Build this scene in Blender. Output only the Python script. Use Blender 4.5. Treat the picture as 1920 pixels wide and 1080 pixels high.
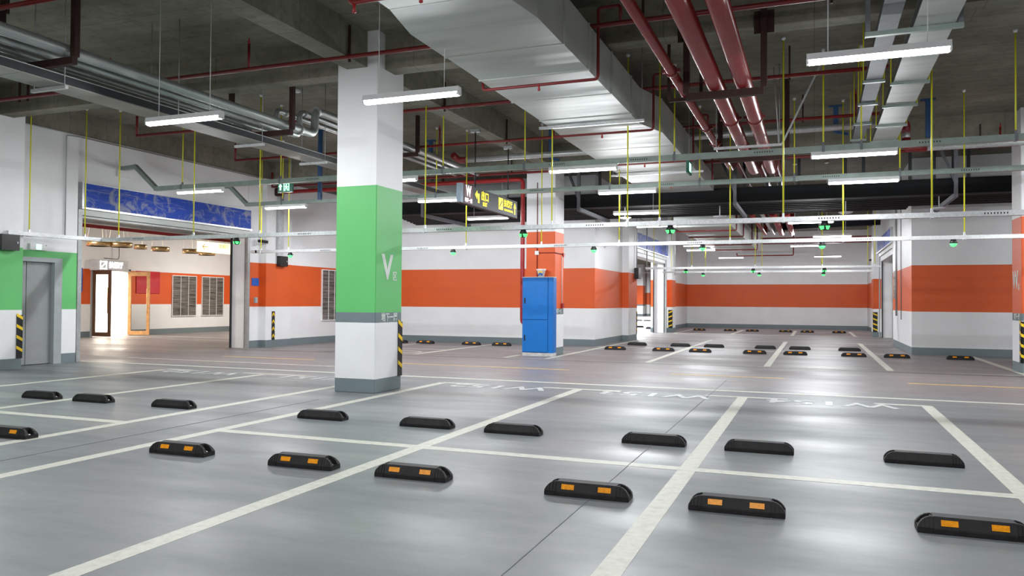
import bpy, bmesh, math, random
from mathutils import Vector, Matrix
random.seed(7)
for o in list(bpy.data.objects): bpy.data.objects.remove(o)
SC = bpy.context.scene
COL = SC.collection
# ---------------------------------------------------------------- camera
def rad(a): return math.radians(a)
YAW, PIT, ROL, F = 21.1822, 1.0231, 0.4055, 1463.1
_y, _p, _r = rad(YAW), rad(PIT), rad(ROL)
fw = Vector((-math.sin(_y)*math.cos(_p), math.cos(_y)*math.cos(_p), math.sin(_p)))
r0 = Vector((math.cos(_y), math.sin(_y), 0)); u0 = r0.cross(fw)
cr = math.cos(_r)*r0 + math.sin(_r)*u0
cu = -math.sin(_r)*r0 + math.cos(_r)*u0
cam_d = bpy.data.cameras.new('camera'); cam = bpy.data.objects.new('camera', cam_d); COL.objects.link(cam)
m = Matrix((cr, cu, -fw)).transposed().to_4x4(); m.translation = (0, 0, 1.35)
cam.matrix_world = m
cam_d.sensor_width = 36; cam_d.lens = F/1920*36; cam_d.clip_start = .05; cam_d.clip_end = 300
SC.camera = cam
# ---------------------------------------------------------------- world, exposure, lamp powers
W = bpy.data.worlds.new('world'); SC.world = W; W.use_nodes = True
W.node_tree.nodes['Background'].inputs[0].default_value = (.75, .8, .85, 1)
W.node_tree.nodes['Background'].inputs[1].default_value = .02
SC.view_settings.view_transform = 'Standard'; SC.view_settings.look = 'None'
SC.view_settings.gamma = 1; SC.view_settings.use_curve_mapping = False
SC.view_settings.exposure = 0.17
LAMP_W = 100.0        # each tube lamp
TUBE_E = 12.0        # its visible tube
LOBBY_W = 1300.0      # the bright room behind the glazed doors
# ---------------------------------------------------------------- materials
MAT = {}
def newmat(name):
    m = bpy.data.materials.new(name); m.use_nodes = True
    nt = m.node_tree; b = nt.nodes['Principled BSDF']
    MAT[name] = m
    return m, nt, b
def lk(nt, a, b): nt.links.new(a, b)
def noise(nt, scale, detail=4, vec=None, rough=.5):
    n = nt.nodes.new('ShaderNodeTexNoise'); n.inputs['Scale'].default_value = scale
    n.inputs['Detail'].default_value = detail; n.inputs['Roughness'].default_value = rough
    if vec: lk(nt, vec, n.inputs['Vector'])
    return n
def ramp(nt, fac, stops):
    r = nt.nodes.new('ShaderNodeValToRGB'); cr_ = r.color_ramp
    while len(cr_.elements) > 1: cr_.elements.remove(cr_.elements[-1])
    cr_.elements[0].position = stops[0][0]; cr_.elements[0].color = (*stops[0][1], 1)
    for p, c in stops[1:]:
        e = cr_.elements.new(p); e.color = (*c, 1)
    lk(nt, fac, r.inputs[0]); return r
def mixc(nt, fac, a, b, mode='MIX'):
    n = nt.nodes.new('ShaderNodeMix'); n.data_type = 'RGBA'; n.blend_type = mode
    if isinstance(fac, (int, float)): n.inputs[0].default_value = fac
    else: lk(nt, fac, n.inputs[0])
    for i, v in ((6, a), (7, b)):
        if isinstance(v, tuple): n.inputs[i].default_value = (*v, 1)
        else: lk(nt, v, n.inputs[i])
    return n.outputs[2]
def geo_pos(nt):
    return nt.nodes.new('ShaderNodeNewGeometry').outputs['Position']
def bump(nt, b, h, s=.1, d=.01):
    n = nt.nodes.new('ShaderNodeBump'); n.inputs['Strength'].default_value = s; n.inputs['Distance'].default_value = d
    lk(nt, h, n.inputs['Height']); lk(nt, n.outputs[0], b.inputs['Normal'])
def plain(name, col, rough=.5, metal=0, var=.12, scale=6, spec=.5, coat=0):
    m, nt, b = newmat(name)
    n = noise(nt, scale, 5, geo_pos(nt))
    lo = tuple(max(0, c*(1-var)) for c in col); hi = tuple(min(1, c*(1+var)) for c in col)
    r = ramp(nt, n.outputs['Fac'], [(.3, lo), (.7, hi)])
    lk(nt, r.outputs[0], b.inputs['Base Color'])
    b.inputs['Roughness'].default_value = rough; b.inputs['Metallic'].default_value = metal
    b.inputs['Specular IOR Level'].default_value = spec; b.inputs['Coat Weight'].default_value = coat
    return m
def emis(name, col, s):
    m, nt, b = newmat(name)
    b.inputs['Base Color'].default_value = (*col, 1)
    b.inputs['Emission Color'].default_value = (*col, 1); b.inputs['Emission Strength'].default_value = s
    return m
WHITE = (.80, .81, .82); GREY = (.165, .21, .225)
def banded(name, bands, dirt=.06):
    """painted plaster: flat colour bands by height above the floor"""
    m, nt, b = newmat(name)
    pos = geo_pos(nt); sep = nt.nodes.new('ShaderNodeSeparateXYZ'); lk(nt, pos, sep.inputs[0])
    wob = noise(nt, 3, 2, pos)
    mm = nt.nodes.new('ShaderNodeMath'); mm.operation = 'MULTIPLY_ADD'
    lk(nt, wob.outputs['Fac'], mm.inputs[0]); mm.inputs[1].default_value = .006; lk(nt, sep.outputs[2], mm.inputs[2])
    cur = bands[0][1]
    for z, c in bands[1:]:
        g = nt.nodes.new('ShaderNodeMath'); g.operation = 'GREATER_THAN'; g.inputs[1].default_value = z+.003
        lk(nt, mm.outputs[0], g.inputs[0]); cur = mixc(nt, g.outputs[0], cur, c)
    n = noise(nt, 1.3, 6, pos); r = ramp(nt, n.outputs['Fac'], [(.35, (1-dirt,)*3), (.65, (1, 1, 1))])
    lk(nt, mixc(nt, 1.0, cur, r.outputs[0], 'MULTIPLY'), b.inputs['Base Color'])
    b.inputs['Roughness'].default_value = .55
    n2 = noise(nt, 60, 3, pos); bump(nt, b, n2.outputs['Fac'], .12, .004)
    return m
ORANGE = (.68, .098, .012); GREEN = (.12, .50, .15)
banded('wall_paint_orange', [(0, GREY), (.2, WHITE), (1.165, ORANGE), (2.42, WHITE)])
banded('wall_paint_green', [(0, GREY), (.2, WHITE), (1.13, GREEN), (2.33, WHITE)])
banded('column_paint_green', [(0, GREY), (.205, WHITE), (1.03, GREY), (1.18, GREEN), (3.05, WHITE)])
banded('column_paint_orange', [(0, GREY), (.2, WHITE), (1.04, GREY), (1.19, ORANGE), (3.14, WHITE)])
banded('wall_paint_white', [(0, WHITE), (.0, WHITE)])
def floor_mat():
    m, nt, b = newmat('epoxy_floor')
    pos = geo_pos(nt); sep = nt.nodes.new('ShaderNodeSeparateXYZ'); lk(nt, pos, sep.inputs[0])
    mp = nt.nodes.new('ShaderNodeMapping'); mp.inputs['Scale'].default_value = (.25, .8, 1); lk(nt, pos, mp.inputs[0])
    n1 = noise(nt, 1.2, 8, mp.outputs[0], .6); n2 = noise(nt, .35, 4, pos); n3 = noise(nt, 9, 6, pos, .65)
    base = ramp(nt, n1.outputs['Fac'], [(.25, (.118, .129, .134)), (.5, (.168, .180, .186)), (.75, (.225, .235, .236))])
    # the driving lane is worn to a warmer grey
    a = nt.nodes.new('ShaderNodeMapRange'); a.inputs[1].default_value = 11.9; a.inputs[2].default_value = 13.4; lk(nt, sep.outputs[1], a.inputs[0])
    warm = ramp(nt, n2.outputs['Fac'], [(.3, (.150, .140, .145)), (.7, (.20, .183, .183))])
    c = mixc(nt, a.outputs[0], base.outputs[0], warm.outputs[0])
    d = ramp(nt, n3.outputs['Fac'], [(.3, (.93,)*3), (.6, (1, 1, 1))])
    c = mixc(nt, 1.0, c, d.outputs[0], 'MULTIPLY')
    lk(nt, c, b.inputs['Base Color'])
    r = ramp(nt, n1.outputs['Fac'], [(.32, (.52,)*3), (.68, (.30,)*3)]); lk(nt, r.outputs[0], b.inputs['Roughness'])
    bump(nt, b, n3.outputs['Fac'], .06, .004)
floor_mat()
MAT['epoxy_floor'].node_tree.nodes['Principled BSDF'].inputs['Specular IOR Level'].default_value = .2
def concrete():
    m, nt, b = newmat('concrete')
    pos = geo_pos(nt)
    n1 = noise(nt, .9, 8, pos, .6); n2 = noise(nt, 7, 6, pos, .7)
    mp = nt.nodes.new('ShaderNodeMapping'); mp.inputs['Scale'].default_value = (.6, 5, 3); lk(nt, pos, mp.inputs[0])
    n3 = noise(nt, 1.5, 4, mp.outputs[0])
    c = ramp(nt, n1.outputs['Fac'], [(.3, (.145, .138, .10)), (.55, (.215, .205, .16)), (.75, (.29, .275, .225))])
    s = ramp(nt, n2.outputs['Fac'], [(.25, (.62, .6, .56)), (.5, (1, 1, 1))])
    t = ramp(nt, n3.outputs['Fac'], [(.35, (.85,)*3), (.6, (1, 1, 1))])
    c = mixc(nt, 1.0, c.outputs[0], s.outputs[0], 'MULTIPLY'); c = mixc(nt, 1.0, c, t.outputs[0], 'MULTIPLY')
    # formwork panel joints
    br = nt.nodes.new('ShaderNodeTexBrick'); br.inputs['Scale'].default_value = 1; br.inputs['Mortar Size'].default_value = .006
    br.inputs['Brick Width'].default_value = 1.83; br.inputs['Row Height'].default_value = .92; br.offset = 0
    br.inputs['Color1'].default_value = (1, 1, 1, 1); br.inputs['Color2'].default_value = (.93, .93, .93, 1); br.inputs['Mortar'].default_value = (.6, .58, .54, 1)
    lk(nt, pos, br.inputs['Vector'])
    c = mixc(nt, 1.0, c, br.outputs['Color'], 'MULTIPLY')
    lk(nt, c, b.inputs['Base Color']); b.inputs['Roughness'].default_value = .85
    bump(nt, b, n2.outputs['Fac'], .3, .01)
concrete()
def line_paint():
    m, nt, b = newmat('line_paint')
    pos = geo_pos(nt); n = noise(nt, 14, 6, pos, .7)
    c = ramp(nt, n.outputs['Fac'], [(.25, (.32, .32, .28)), (.5, (.46, .46, .40)), (.8, (.53, .53, .46))])
    lk(nt, c.outputs[0], b.inputs['Base Color']); b.inputs['Roughness'].default_value = .5
line_paint()
def galv(name, col=(.55, .57, .58), rough=.38, metal=.85):
    m, nt, b = newmat(name)
    pos = geo_pos(nt); v = nt.nodes.new('ShaderNodeTexVoronoi'); v.inputs['Scale'].default_value = 35; lk(nt, pos, v.inputs['Vector'])
    n = noise(nt, 2, 5, pos)
    c1 = ramp(nt, v.outputs['Color'], [(0, tuple(x*.85 for x in col)), (1, tuple(min(1, x*1.1) for x in col))])
    c2 = ramp(nt, n.outputs['Fac'], [(.35, (.8,)*3), (.65, (1, 1, 1))])
    lk(nt, mixc(nt, 1, c1.outputs[0], c2.outputs[0], 'MULTIPLY'), b.inputs['Base Color'])
    b.inputs['Metallic'].default_value = metal; b.inputs['Roughness'].default_value = rough
galv('galvanised', (.66, .68, .69), .36, .6); galv('galvanised_dull', (.42, .44, .44), .5, .5)
def sheet():
    m, nt, b = newmat('duct_sheet'); pos = geo_pos(nt)
    n = noise(nt, .8, 4, pos); c = ramp(nt, n.outputs['Fac'], [(.35, (.40, .43, .41)), (.65, (.50, .53, .50))])
    lk(nt, c.outputs[0], b.inputs['Base Color']); b.inputs['Metallic'].default_value = .1; b.inputs['Roughness'].default_value = .48; b.inputs['Specular IOR Level'].default_value = .35
    mp = nt.nodes.new('ShaderNodeMapping'); mp.inputs['Scale'].default_value = (.35, 1.5, 1); lk(nt, pos, mp.inputs[0])
    n2 = noise(nt, 1.1, 2, mp.outputs[0]); bump(nt, b, n2.outputs['Fac'], .6, .09)
sheet()
plain('pipe_steel', (.36, .39, .38), .4, .6, .1, 2)
plain('duct_weathered', (.27, .265, .24), .5, .2, .2, 2)
plain('number_paint', (.42, .43, .43), .5, 0, .3, 12)
emis('exit_soft', (.6, 1.0, .72), .75)
plain('yellow_line_paint', (.60, .38, .09), .5)
plain('trunking_green', (.25, .31, .28), .4, .1)
plain('red_pipe_paint', (.26, .024, .024), .27, 0, .1, 3, .6)
plain('red_small_pipe', (.18, .012, .013), .4)
plain('red_bright', (.34, .014, .016), .4)
plain('brown_steel', (.032, .013, .010), .6, 0, .12, 6, .25)
plain('black_steel', (.012, .014, .018), .5)
plain('black_insulation', (.004, .005, .006), .7, 0, .3, 2, .25)
plain('black_plastic', (.012, .012, .013), .35)
plain('rubber', (.013, .012, .013), .6, 0, .35, 20, .35)
plain('yellow_rod_sleeve', (.72, .70, .02), .35, 0, .05)
plain('hazard_yellow', (.85, .58, .01), .4, 0, .08)
plain('reflector_orange', (.85, .32, .01), .25, 0, .15, 60)
plain('cabinet_blue', (.0, .145, .50), .4, 0, .05)
plain('sign_blue', (.01, .10, .45), .4, 0, .05)
plain('bracket_blue', (.01, .06, .17), .5)
plain('white_enamel', (.78, .79, .8), .35, 0, .03)
plain('plastic_white', (.75, .76, .76), .4, 0, .03)
plain('door_grey', (.30, .315, .32), .4, 0, .05)
plain('frame_grey', (.34, .37, .38), .4, 0, .08)
plain('steel_dark_grey', (.12, .13, .14), .45, .4)
plain('steel_grey', (.17, .18, .20), .6, .1)
plain('sign_grey', (.03, .034, .042), .5, 0, .05, 6, .3)
plain('sign_side', (.2, .25, .3), .35, .3)
plain('sign_maroon', (.12, .012, .02), .4, 0, .05)
plain('sign_green', (.005, .10, .06), .4, 0, .05)
plain('marking_white', (.78, .78, .76), .5, 0, .06)
plain('marking_soft', (.62, .68, .63), .5, 0, .06)
plain('poster_red', (.5, .012, .02), .35, 0, .15, 2)
plain('brass', (.75, .55, .28), .25, .9)
plain('oak', (.55, .30, .12), .45, 0, .2, 9)
plain('dark_walnut', (.085, .04, .018), .45, 0, .2, 9)
plain('louvre_dark', (.10, .098, .09), .5, .3, .4, 5)
plain('bucket_white', (.8, .7, .7), .4)
plain('sign_box_grey', (.52, .52, .55), .4)
plain('concrete_base', (.5, .5, .49), .8, 0, .25, 10)
emis('tube_glow', (.93, .97, 1.0), TUBE_E)
emis('green_glow', (.10, .95, .22), 1.25)
emis('exit_glow', (.35, 1.0, .6), 2.0)
emis('sign_yellow_glow', (1.0, .83, .03), 1.0)
emis('sign_white_glow', (1, .96, .97), 1.2)
emis('lobby_letters_glow', (1, 1, 1), 4)
emis('panel_yellow_glow', (1.0, .86, .45), 1.9)
emis('ring_glow', (1.0, .88, .6), 3)
def shutter_film():
    m, nt, b = newmat('scuffed_blue_film')
    pos = geo_pos(nt); n = noise(nt, 2.4, 9, pos, .62)
    n.inputs['Distortion'].default_value = 1.2
    mp = nt.nodes.new('ShaderNodeMapping'); mp.inputs['Scale'].default_value = (1, .7, 9); lk(nt, pos, mp.inputs[0])
    n2 = noise(nt, 2.2, 6, mp.outputs[0], .6)
    f = ramp(nt, n.outputs['Fac'], [(.50, (0, 0, 0)), (.62, (.75,)*3)]); g = ramp(nt, n2.outputs['Fac'], [(.56, (0, 0, 0)), (.7, (.5,)*3)])
    mx = mixc(nt, 1.0, f.outputs[0], g.outputs[0], 'SCREEN')
    lk(nt, mixc(nt, mx, (.008, .055, .40), (.30, .32, .37)), b.inputs['Base Color']); b.inputs['Roughness'].default_value = .55; b.inputs['Specular IOR Level'].default_value = .25
shutter_film()
def louvre():
    m, nt, b = newmat('louvre_slats')
    pos = geo_pos(nt); mp = nt.nodes.new('ShaderNodeMapping'); mp.inputs['Scale'].default_value = (1, 1.2, 28); lk(nt, pos, mp.inputs[0])
    n = noise(nt, 1, 3, mp.outputs[0]); c = ramp(nt, n.outputs['Fac'], [(.35, (.07, .068, .062)), (.62, (.27, .26, .24))])
    lk(nt, c.outputs[0], b.inputs['Base Color']); b.inputs['Roughness'].default_value = .45; b.inputs['Metallic'].default_value = .3
louvre()
def glass():
    m, nt, b = newmat('door_glass')
    b.inputs['Base Color'].default_value = (.95, .98, .97, 1); b.inputs['Roughness'].default_value = .03
    b.inputs['Transmission Weight'].default_value = 1; b.inputs['IOR'].default_value = 1.02; b.inputs['Specular IOR Level'].default_value = .6
    n = noise(nt, 2, 2, geo_pos(nt)); r = ramp(nt, n.outputs['Fac'], [(.3, (.02,)*3), (.7, (.05,)*3)]); lk(nt, r.outputs[0], b.inputs['Roughness'])
glass()
# ---------------------------------------------------------------- mesh helpers
class MB:
    def __init__(s): s.bm = bmesh.new()
    def box(s, x0, x1, y0, y1, z0, z1):
        x0, x1 = sorted((x0, x1)); y0, y1 = sorted((y0, y1)); z0, z1 = sorted((z0, z1))
        v = [s.bm.verts.new(p) for p in ((x0,y0,z0),(x1,y0,z0),(x1,y1,z0),(x0,y1,z0),(x0,y0,z1),(x1,y0,z1),(x1,y1,z1),(x0,y1,z1))]
        for f in ((0,3,2,1),(4,5,6,7),(0,1,5,4),(1,2,6,5),(2,3,7,6),(3,0,4,7)): s.bm.faces.new([v[i] for i in f])
        return s
    def hexa(s, pts):
        v = [s.bm.verts.new(p) for p in pts]
        for f in ((0,3,2,1),(4,5,6,7),(0,1,5,4),(1,2,6,5),(2,3,7,6),(3,0,4,7)): s.bm.faces.new([v[i] for i in f])
        return s
    def bar(s, a, b, w, h=None):
        """square-section bar between two points"""
        h = h or w; a = Vector(a); b = Vector(b); d = (b-a).normalized()
        up = Vector((0,0,1)) if abs(d.z) < .95 else Vector((0,1,0))
        r = d.cross(up).normalized(); u = r.cross(d)
        pts = [p + r*sx*w/2 + u*sz*h/2 for p in (a, b) for sx, sz in ((-1,-1),(1,-1),(1,1),(-1,1))]
        v = [s.bm.verts.new(p) for p in pts]
        for f in ((0,1,2,3),(7,6,5,4),(0,4,5,1),(1,5,6,2),(2,6,7,3),(3,7,4,0)): s.bm.faces.new([v[i] for i in f])
        return s
    def tube(s, path, r, n=10, smooth=True):
        """round pipe along a polyline with rounded corners"""
        P = [Vector(p) for p in path]
        rings = []
        pts = [P[0]]
        for i in range(1, len(P)-1):
            a = (P[i-1]-P[i]); b = (P[i+1]-P[i]); k = min(r*2.2, a.length*.45, b.length*.45)
            a.normalize(); b.normalize()
            for t in (0, .33, .66, 1):
                q0 = P[i]+a*k; q2 = P[i]+b*k
                pts.append(q0*(1-t)**2 + P[i]*2*t*(1-t) + q2*t*t)
        pts.append(P[-1])
        prev = None
        for i, p in enumerate(pts):
            d = (pts[min(i+1, len(pts)-1)] - pts[max(i-1, 0)]).normalized()
            if prev is None:
                up = Vector((0,0,1)) if abs(d.z) < .9 else Vector((0,1,0)); rr = d.cross(up).normalized()
            else:
                rr = (prev - d*prev.dot(d)).normalized()
            prev = rr; uu = d.cross(rr)
            rings.append([s.bm.verts.new(p + rr*math.cos(2*math.pi*k/n)*r + uu*math.sin(2*math.pi*k/n)*r) for k in range(n)])
        for A, B in zip(rings, rings[1:]):
            for k in range(n):
                f = s.bm.faces.new((A[k], A[(k+1)%n], B[(k+1)%n], B[k])); f.smooth = smooth
        s.bm.faces.new(rings[0][::-1]); s.bm.faces.new(rings[-1])
        return s
    def lathe(s, c, prof, n=20, smooth=True):
        """profile (radius, z) turned about a vertical axis"""
        rings = []
        for r, z in prof:
            rings.append([s.bm.verts.new((c[0]+r*math.cos(2*math.pi*k/n), c[1]+r*math.sin(2*math.pi*k/n), c[2]+z)) for k in range(n)])
        for A, B in zip(rings, rings[1:]):
            for k in range(n):
                f = s.bm.faces.new((A[k], A[(k+1)%n], B[(k+1)%n], B[k])); f.smooth = smooth
        s.bm.faces.new(rings[0][::-1]); s.bm.faces.new(rings[-1]); return s
    def quad(s, *p):
        s.bm.faces.new([s.bm.verts.new(q) for q in p]); return s
    def prism(s, poly, axis, a, b):
        """2-D polygon extruded along an axis; poly gives the other two coordinates"""
        def mk(u, v, t): return {'x': (t, u, v), 'y': (u, t, v), 'z': (u, v, t)}[axis]
        A = [s.bm.verts.new(mk(u, v, a)) for u, v in poly]; B = [s.bm.verts.new(mk(u, v, b)) for u, v in poly]
        s.bm.faces.new(A[::-1]); s.bm.faces.new(B)
        n = len(poly)
        for i in range(n): s.bm.faces.new((A[i], A[(i+1)%n], B[(i+1)%n], B[i]))
        return s
    def build(s, name, mat, parent=None, bevel=0, loc=(0,0,0)):
        bmesh.ops.recalc_face_normals(s.bm, faces=s.bm.faces)
        if bevel: bmesh.ops.bevel(s.bm, geom=s.bm.edges[:], offset=bevel, segments=2, affect='EDGES', clamp_overlap=True)
        me = bpy.data.meshes.new(name); s.bm.to_mesh(me); s.bm.free(); me.materials.append(MAT[mat])
        o = bpy.data.objects.new(name, me); COL.objects.link(o); o.parent = parent; o.location = loc
        return o
def empty(name, loc=(0,0,0), rz=0):
    o = bpy.data.objects.new(name, None); COL.objects.link(o); o.location = loc; o.rotation_euler = (0, 0, rz); o.empty_display_size = .1
    return o
def tag(o, label=None, cat=None, group=None, kind=None):
    if label: o['label'] = label
    if cat: o['category'] = cat
    if group: o['group'] = group
    if kind: o['kind'] = kind
    return o
def struct(name, mb, mat, label=None, bevel=0):
    o = mb.build(name, mat, None, bevel); o['kind'] = 'structure'
    if label: o['label'] = label
    return o
def dup(root, loc=None, label=None, rz=None):
    def cp(o, par):
        c = o.copy(); COL.objects.link(c); c.parent = par
        for ch in KIDS(o): cp(ch, c)
        return c
    r = cp(root, None)
    if loc is not None: r.location = loc
    if rz is not None: r.rotation_euler = (0, 0, rz)
    if label: r['label'] = label
    return r
def KIDS(o): return [c for c in bpy.data.objects if c.parent == o]
def text(name, body, mat, parent, size, M, ext=.002, align='CENTER', sx=1.0, bold=0):
    """lettering as a mesh; M places it: columns = right, up, outward normal"""
    cu_ = bpy.data.curves.new(name, 'FONT'); cu_.body = body; cu_.size = size; cu_.extrude = ext; cu_.align_x = align; cu_.align_y = 'CENTER'
    cu_.offset = bold; cu_.resolution_u = 3
    t = bpy.data.objects.new(name, cu_); COL.objects.link(t)
    bpy.context.view_layer.update()
    me = bpy.data.meshes.new_from_object(t.evaluated_get(bpy.context.evaluated_depsgraph_get()))
    bpy.data.objects.remove(t)
    me.materials.clear(); me.materials.append(MAT[mat]); me.name = name
    R, U, N, O = (Vector(v) for v in M)
    mw = Matrix((R*sx, U, N)).transposed().to_4x4(); mw.translation = O
    me.transform(mw)
    o = bpy.data.objects.new(name, me); COL.objects.link(o); o.parent = parent
    return o
SLAB = 5.33
def PX(x, y, z): return ((0,1,0),(0,0,1),(1,0,0),(x,y,z))      # on a face looking to +X: reads towards +Y
def NX(x, y, z): return ((0,-1,0),(0,0,1),(-1,0,0),(x,y,z))    # on a face looking to -X
def NY(x, y, z): return ((1,0,0),(0,0,1),(0,-1,0),(x,y,z))     # on a face looking to -Y
# ================================================================ floor and its paint
fl = struct('floor', MB().box(-40, 14, -7, 100, -.2, 0), 'epoxy_floor')
LN = [0]
def line(x0, x1, y0, y1, mat='line_paint', nm='line_marking'):
    LN[0] += 1
    MB().box(x0, x1, y0, y1, -.001, .0012+.00006*LN[0]).build(nm, mat, fl)
LW = .14
BX = {'A': -3.41, 'B': -.96, 'C': 1.40, 'D': -5.76, 'E': -7.03, 'F': -9.34}
for k in ('A', 'B'): line(BX[k]-LW/2, BX[k]+LW/2, -1.5, 11.72)
line(1.33, 1.47, -1, 11.72)
line(BX['D']-LW/2, BX['D']+LW/2, -1.5, 11.72)
line(BX['E']-LW/2, BX['E']+LW/2, -1.5, 11.9)
line(BX['F']-LW/2, BX['F']+LW/2, -1.5, 11.62)
line(-11.75, -11.61, 0, 11.62)
line(-5.7, 5.5, 6.39, 6.53); line(-13.6, -7.09, 6.39, 6.53)
for a, b in ((-5.76, -5.1), (-4.0, -2.75), (-1.5, -.35), (.76, 1.46), (-9.9, -8.5), (-11.7, -11.1)): line(a, b, 11.68, 11.78)
line(-16.5, 6.5, 12.41, 12.53)                                    # lane edge, near
line(-11.6, 6.5, 17.5, 17.62)                                     # lane edge, far
line(-14.9, -12.2, 17.55, 17.65); line(-14.8, -9.2, 13.62, 13.70)
for x0, x1 in ((-8.6, -4.57), (-2.55, -.5), (1.5, 3.6), (-13.2, -10.6)): line(x0, x1, 14.93, 15.0, 'yellow_line_paint', 'yellow_lane_marking')
for x, y1 in ((-11.8, 22.8), (-9.5, 22.9), (-7.0, 18.6), (-5.95, 29.4), (-3.53, 29.4), (-.95, 29.4), (1.45, 29.4), (3.84, 23.5)):
    line(x-LW/2, x+LW/2, 17.6, y1)
line(-6.2, 2.3, 23.25, 23.37)
line(-6.1, 2.4, 29.0, 29.12); line(-6.4, 2.6, 35.2, 35.32)
for x in (-5.85, -3.38, -.88, 1.6): line(x-LW/2, x+LW/2, 35.3, 41.5)
line(-22, -16, 22.0, 22.1); line(-20.5, -16, 20.6, 20.7); line(-19.5, -16, 24.0, 24.1); line(-12.5, -9.5, 19.6, 19.68)
MB().prism([(-10.6+.9*math.cos(t), 18.4+.55*math.sin(t)) for t in [i*math.pi/12 for i in range(-6, 7)]] + [(-10.6+.8*math.cos(t), 18.4+.46*math.sin(t)) for t in [i*math.pi/12 for i in range(6, -7, -1)]], 'z', -.001, .002).build('curved_marking', 'line_paint', fl)
for body, x in (('W152', -4.66), ('W153', -2.2), ('W154', .2), ('W151', -8.0), ('W150', -10.6)):
    text('bay_number', body, 'number_paint', fl, .62, ((-1,0,0),(0,-1,0),(0,0,1),(x, 11.47, .003)), .001, 'CENTER', 1.05, .012)
for x, y0, y1 in ((-1.44, -1.5, 14.2), (-6.3, 4.0, 9.0)): line(x-.004, x+.004, y0, y1, 'steel_grey', 'expansion_joint')
# ================================================================ ceiling and beams
ce = struct('ceiling', MB().box(-40, 14, -7, 100, SLAB, SLAB+.3), 'concrete')
def beam(x0, x1, y0, y1, z=4.8): MB().box(x0, x1, y0, y1, z, SLAB+.02).build('beam', 'concrete', ce)
beam(-6.5, -6.15, -7, 18.9); beam(-14.9, -6.5, 10.1, 10.4); beam(-6.15, 14, 10.1, 10.4)
beam(-14.75, 14, 18.6, 19.1, 4.72); beam(-14.95, -14.7, 10.4, 23.5, 4.86); beam(-14.95, -14.25, -7, 10.1, 4.9)
beam(-14.9, -6.5, 1.2, 1.55); beam(-6.15, 14, 1.2, 1.55); beam(4.1, 4.45, -7, 18.6)
MB().box(1.45, 9, 10.4, 11.25, 4.93, SLAB+.02).build('drop_panel', 'concrete', ce)
beam(-6.4, 2.5, 28.2, 28.6, 4.7); beam(-6.4, 2.5, 36.4, 36.8, 4.7)
# ================================================================ walls
T = .3
struct('wall_left_pier', MB().box(-15.2, -14.27, -7, 10.64, 0, 4.92), 'wall_paint_green')
w = MB(); w.box(-15.2, -14.75, 10.64, 12.22, 2.17, 4.88); w.box(-15.2, -14.75, 11.86, 12.22, 0, 2.17); w.box(-15.2, -15.0, 10.64, 11.86, 0, 2.17)
struct('wall_left_recess', w, 'wall_paint_green')
w = MB(); w.box(-15.3, -14.9, 12.22, 17.8, 3.24, 4.88)
struct('wall_left_lintel', w, 'wall_paint_white')
w = MB(); w.box(-15.42, -14.93, 17.78, 18.35, 0, 4.88)
struct('wall_left_jamb', w, 'wall_paint_white')
w = MB(); w.box(-15.42, -14.9, 17.82, 18.42, 0, 4.88); w.box(-15.3, -14.72, 18.38, 19.55, 0, 5.33); w.box(-15.3, -14.82, 19.55, 23.8, 0, 4.88)
struct('wall_left', w, 'wall_paint_orange')
w = MB(); w.box(-15.3, -6.35, 23.5, 23.9, 0, SLAB); w.box(-6.75, -6.35, 23.9, 27.2, 0, SLAB); w.box(-6.75, -6.12, 27.2, 28.6, 0, SLAB)
struct('wall_back', w, 'wall_paint_orange')
w = MB(); w.box(-6.75, -6.32, 28.6, 35.7, 3.15, SLAB); struct('wall_back_lintel', w, 'wall_paint_white')
w = MB(); w.box(-6.85, -6.35, 35.62, 35.72, 0, 3.3); struct('wall_back_jamb', w, 'wall_paint_white')
w = MB(); w.box(-6.85, -6.35, 35.72, 36.2, 0, SLAB); w.box(-7.1, -6.12, 36.2, 37.2, 0, SLAB); w.box(-7.2, -6.8, 37.2, 45.6, 0, SLAB)
w.box(-7.2, 3.0, 45.4, 45.8, 0, SLAB); w.box(2.62, 3.0, 37.0, 45.6, 0, SLAB); w.box(2.3, 3.0, 35.9, 37.0, 0, SLAB)
struct('wall_far', w, 'wall_paint_orange')
w = MB(); w.box(2.6, 2.98, 35.12, 35.9, 0, SLAB); struct('wall_far_jamb', w, 'wall_paint_white')
w = MB(); w.box(2.52, 2.98, 29.0, 35.2, 3.1, SLAB); struct('wall_right_lintel', w, 'wall_paint_white')
w = MB(); w.box(2.46, 2.9, 23.65, 29.0, 0, SLAB); w.box(2.9, 14, 23.65, 24.0, 0, SLAB)
struct('wall_right', w, 'wall_paint_orange')
struct('wall_right_side', MB().box(13.7, 14, -7, 23.7, 0, SLAB), 'wall_paint_orange')
struct('wall_front', MB().box(-15, 14, -7.3, -7, 0, SLAB), 'wall_paint_orange')
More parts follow.
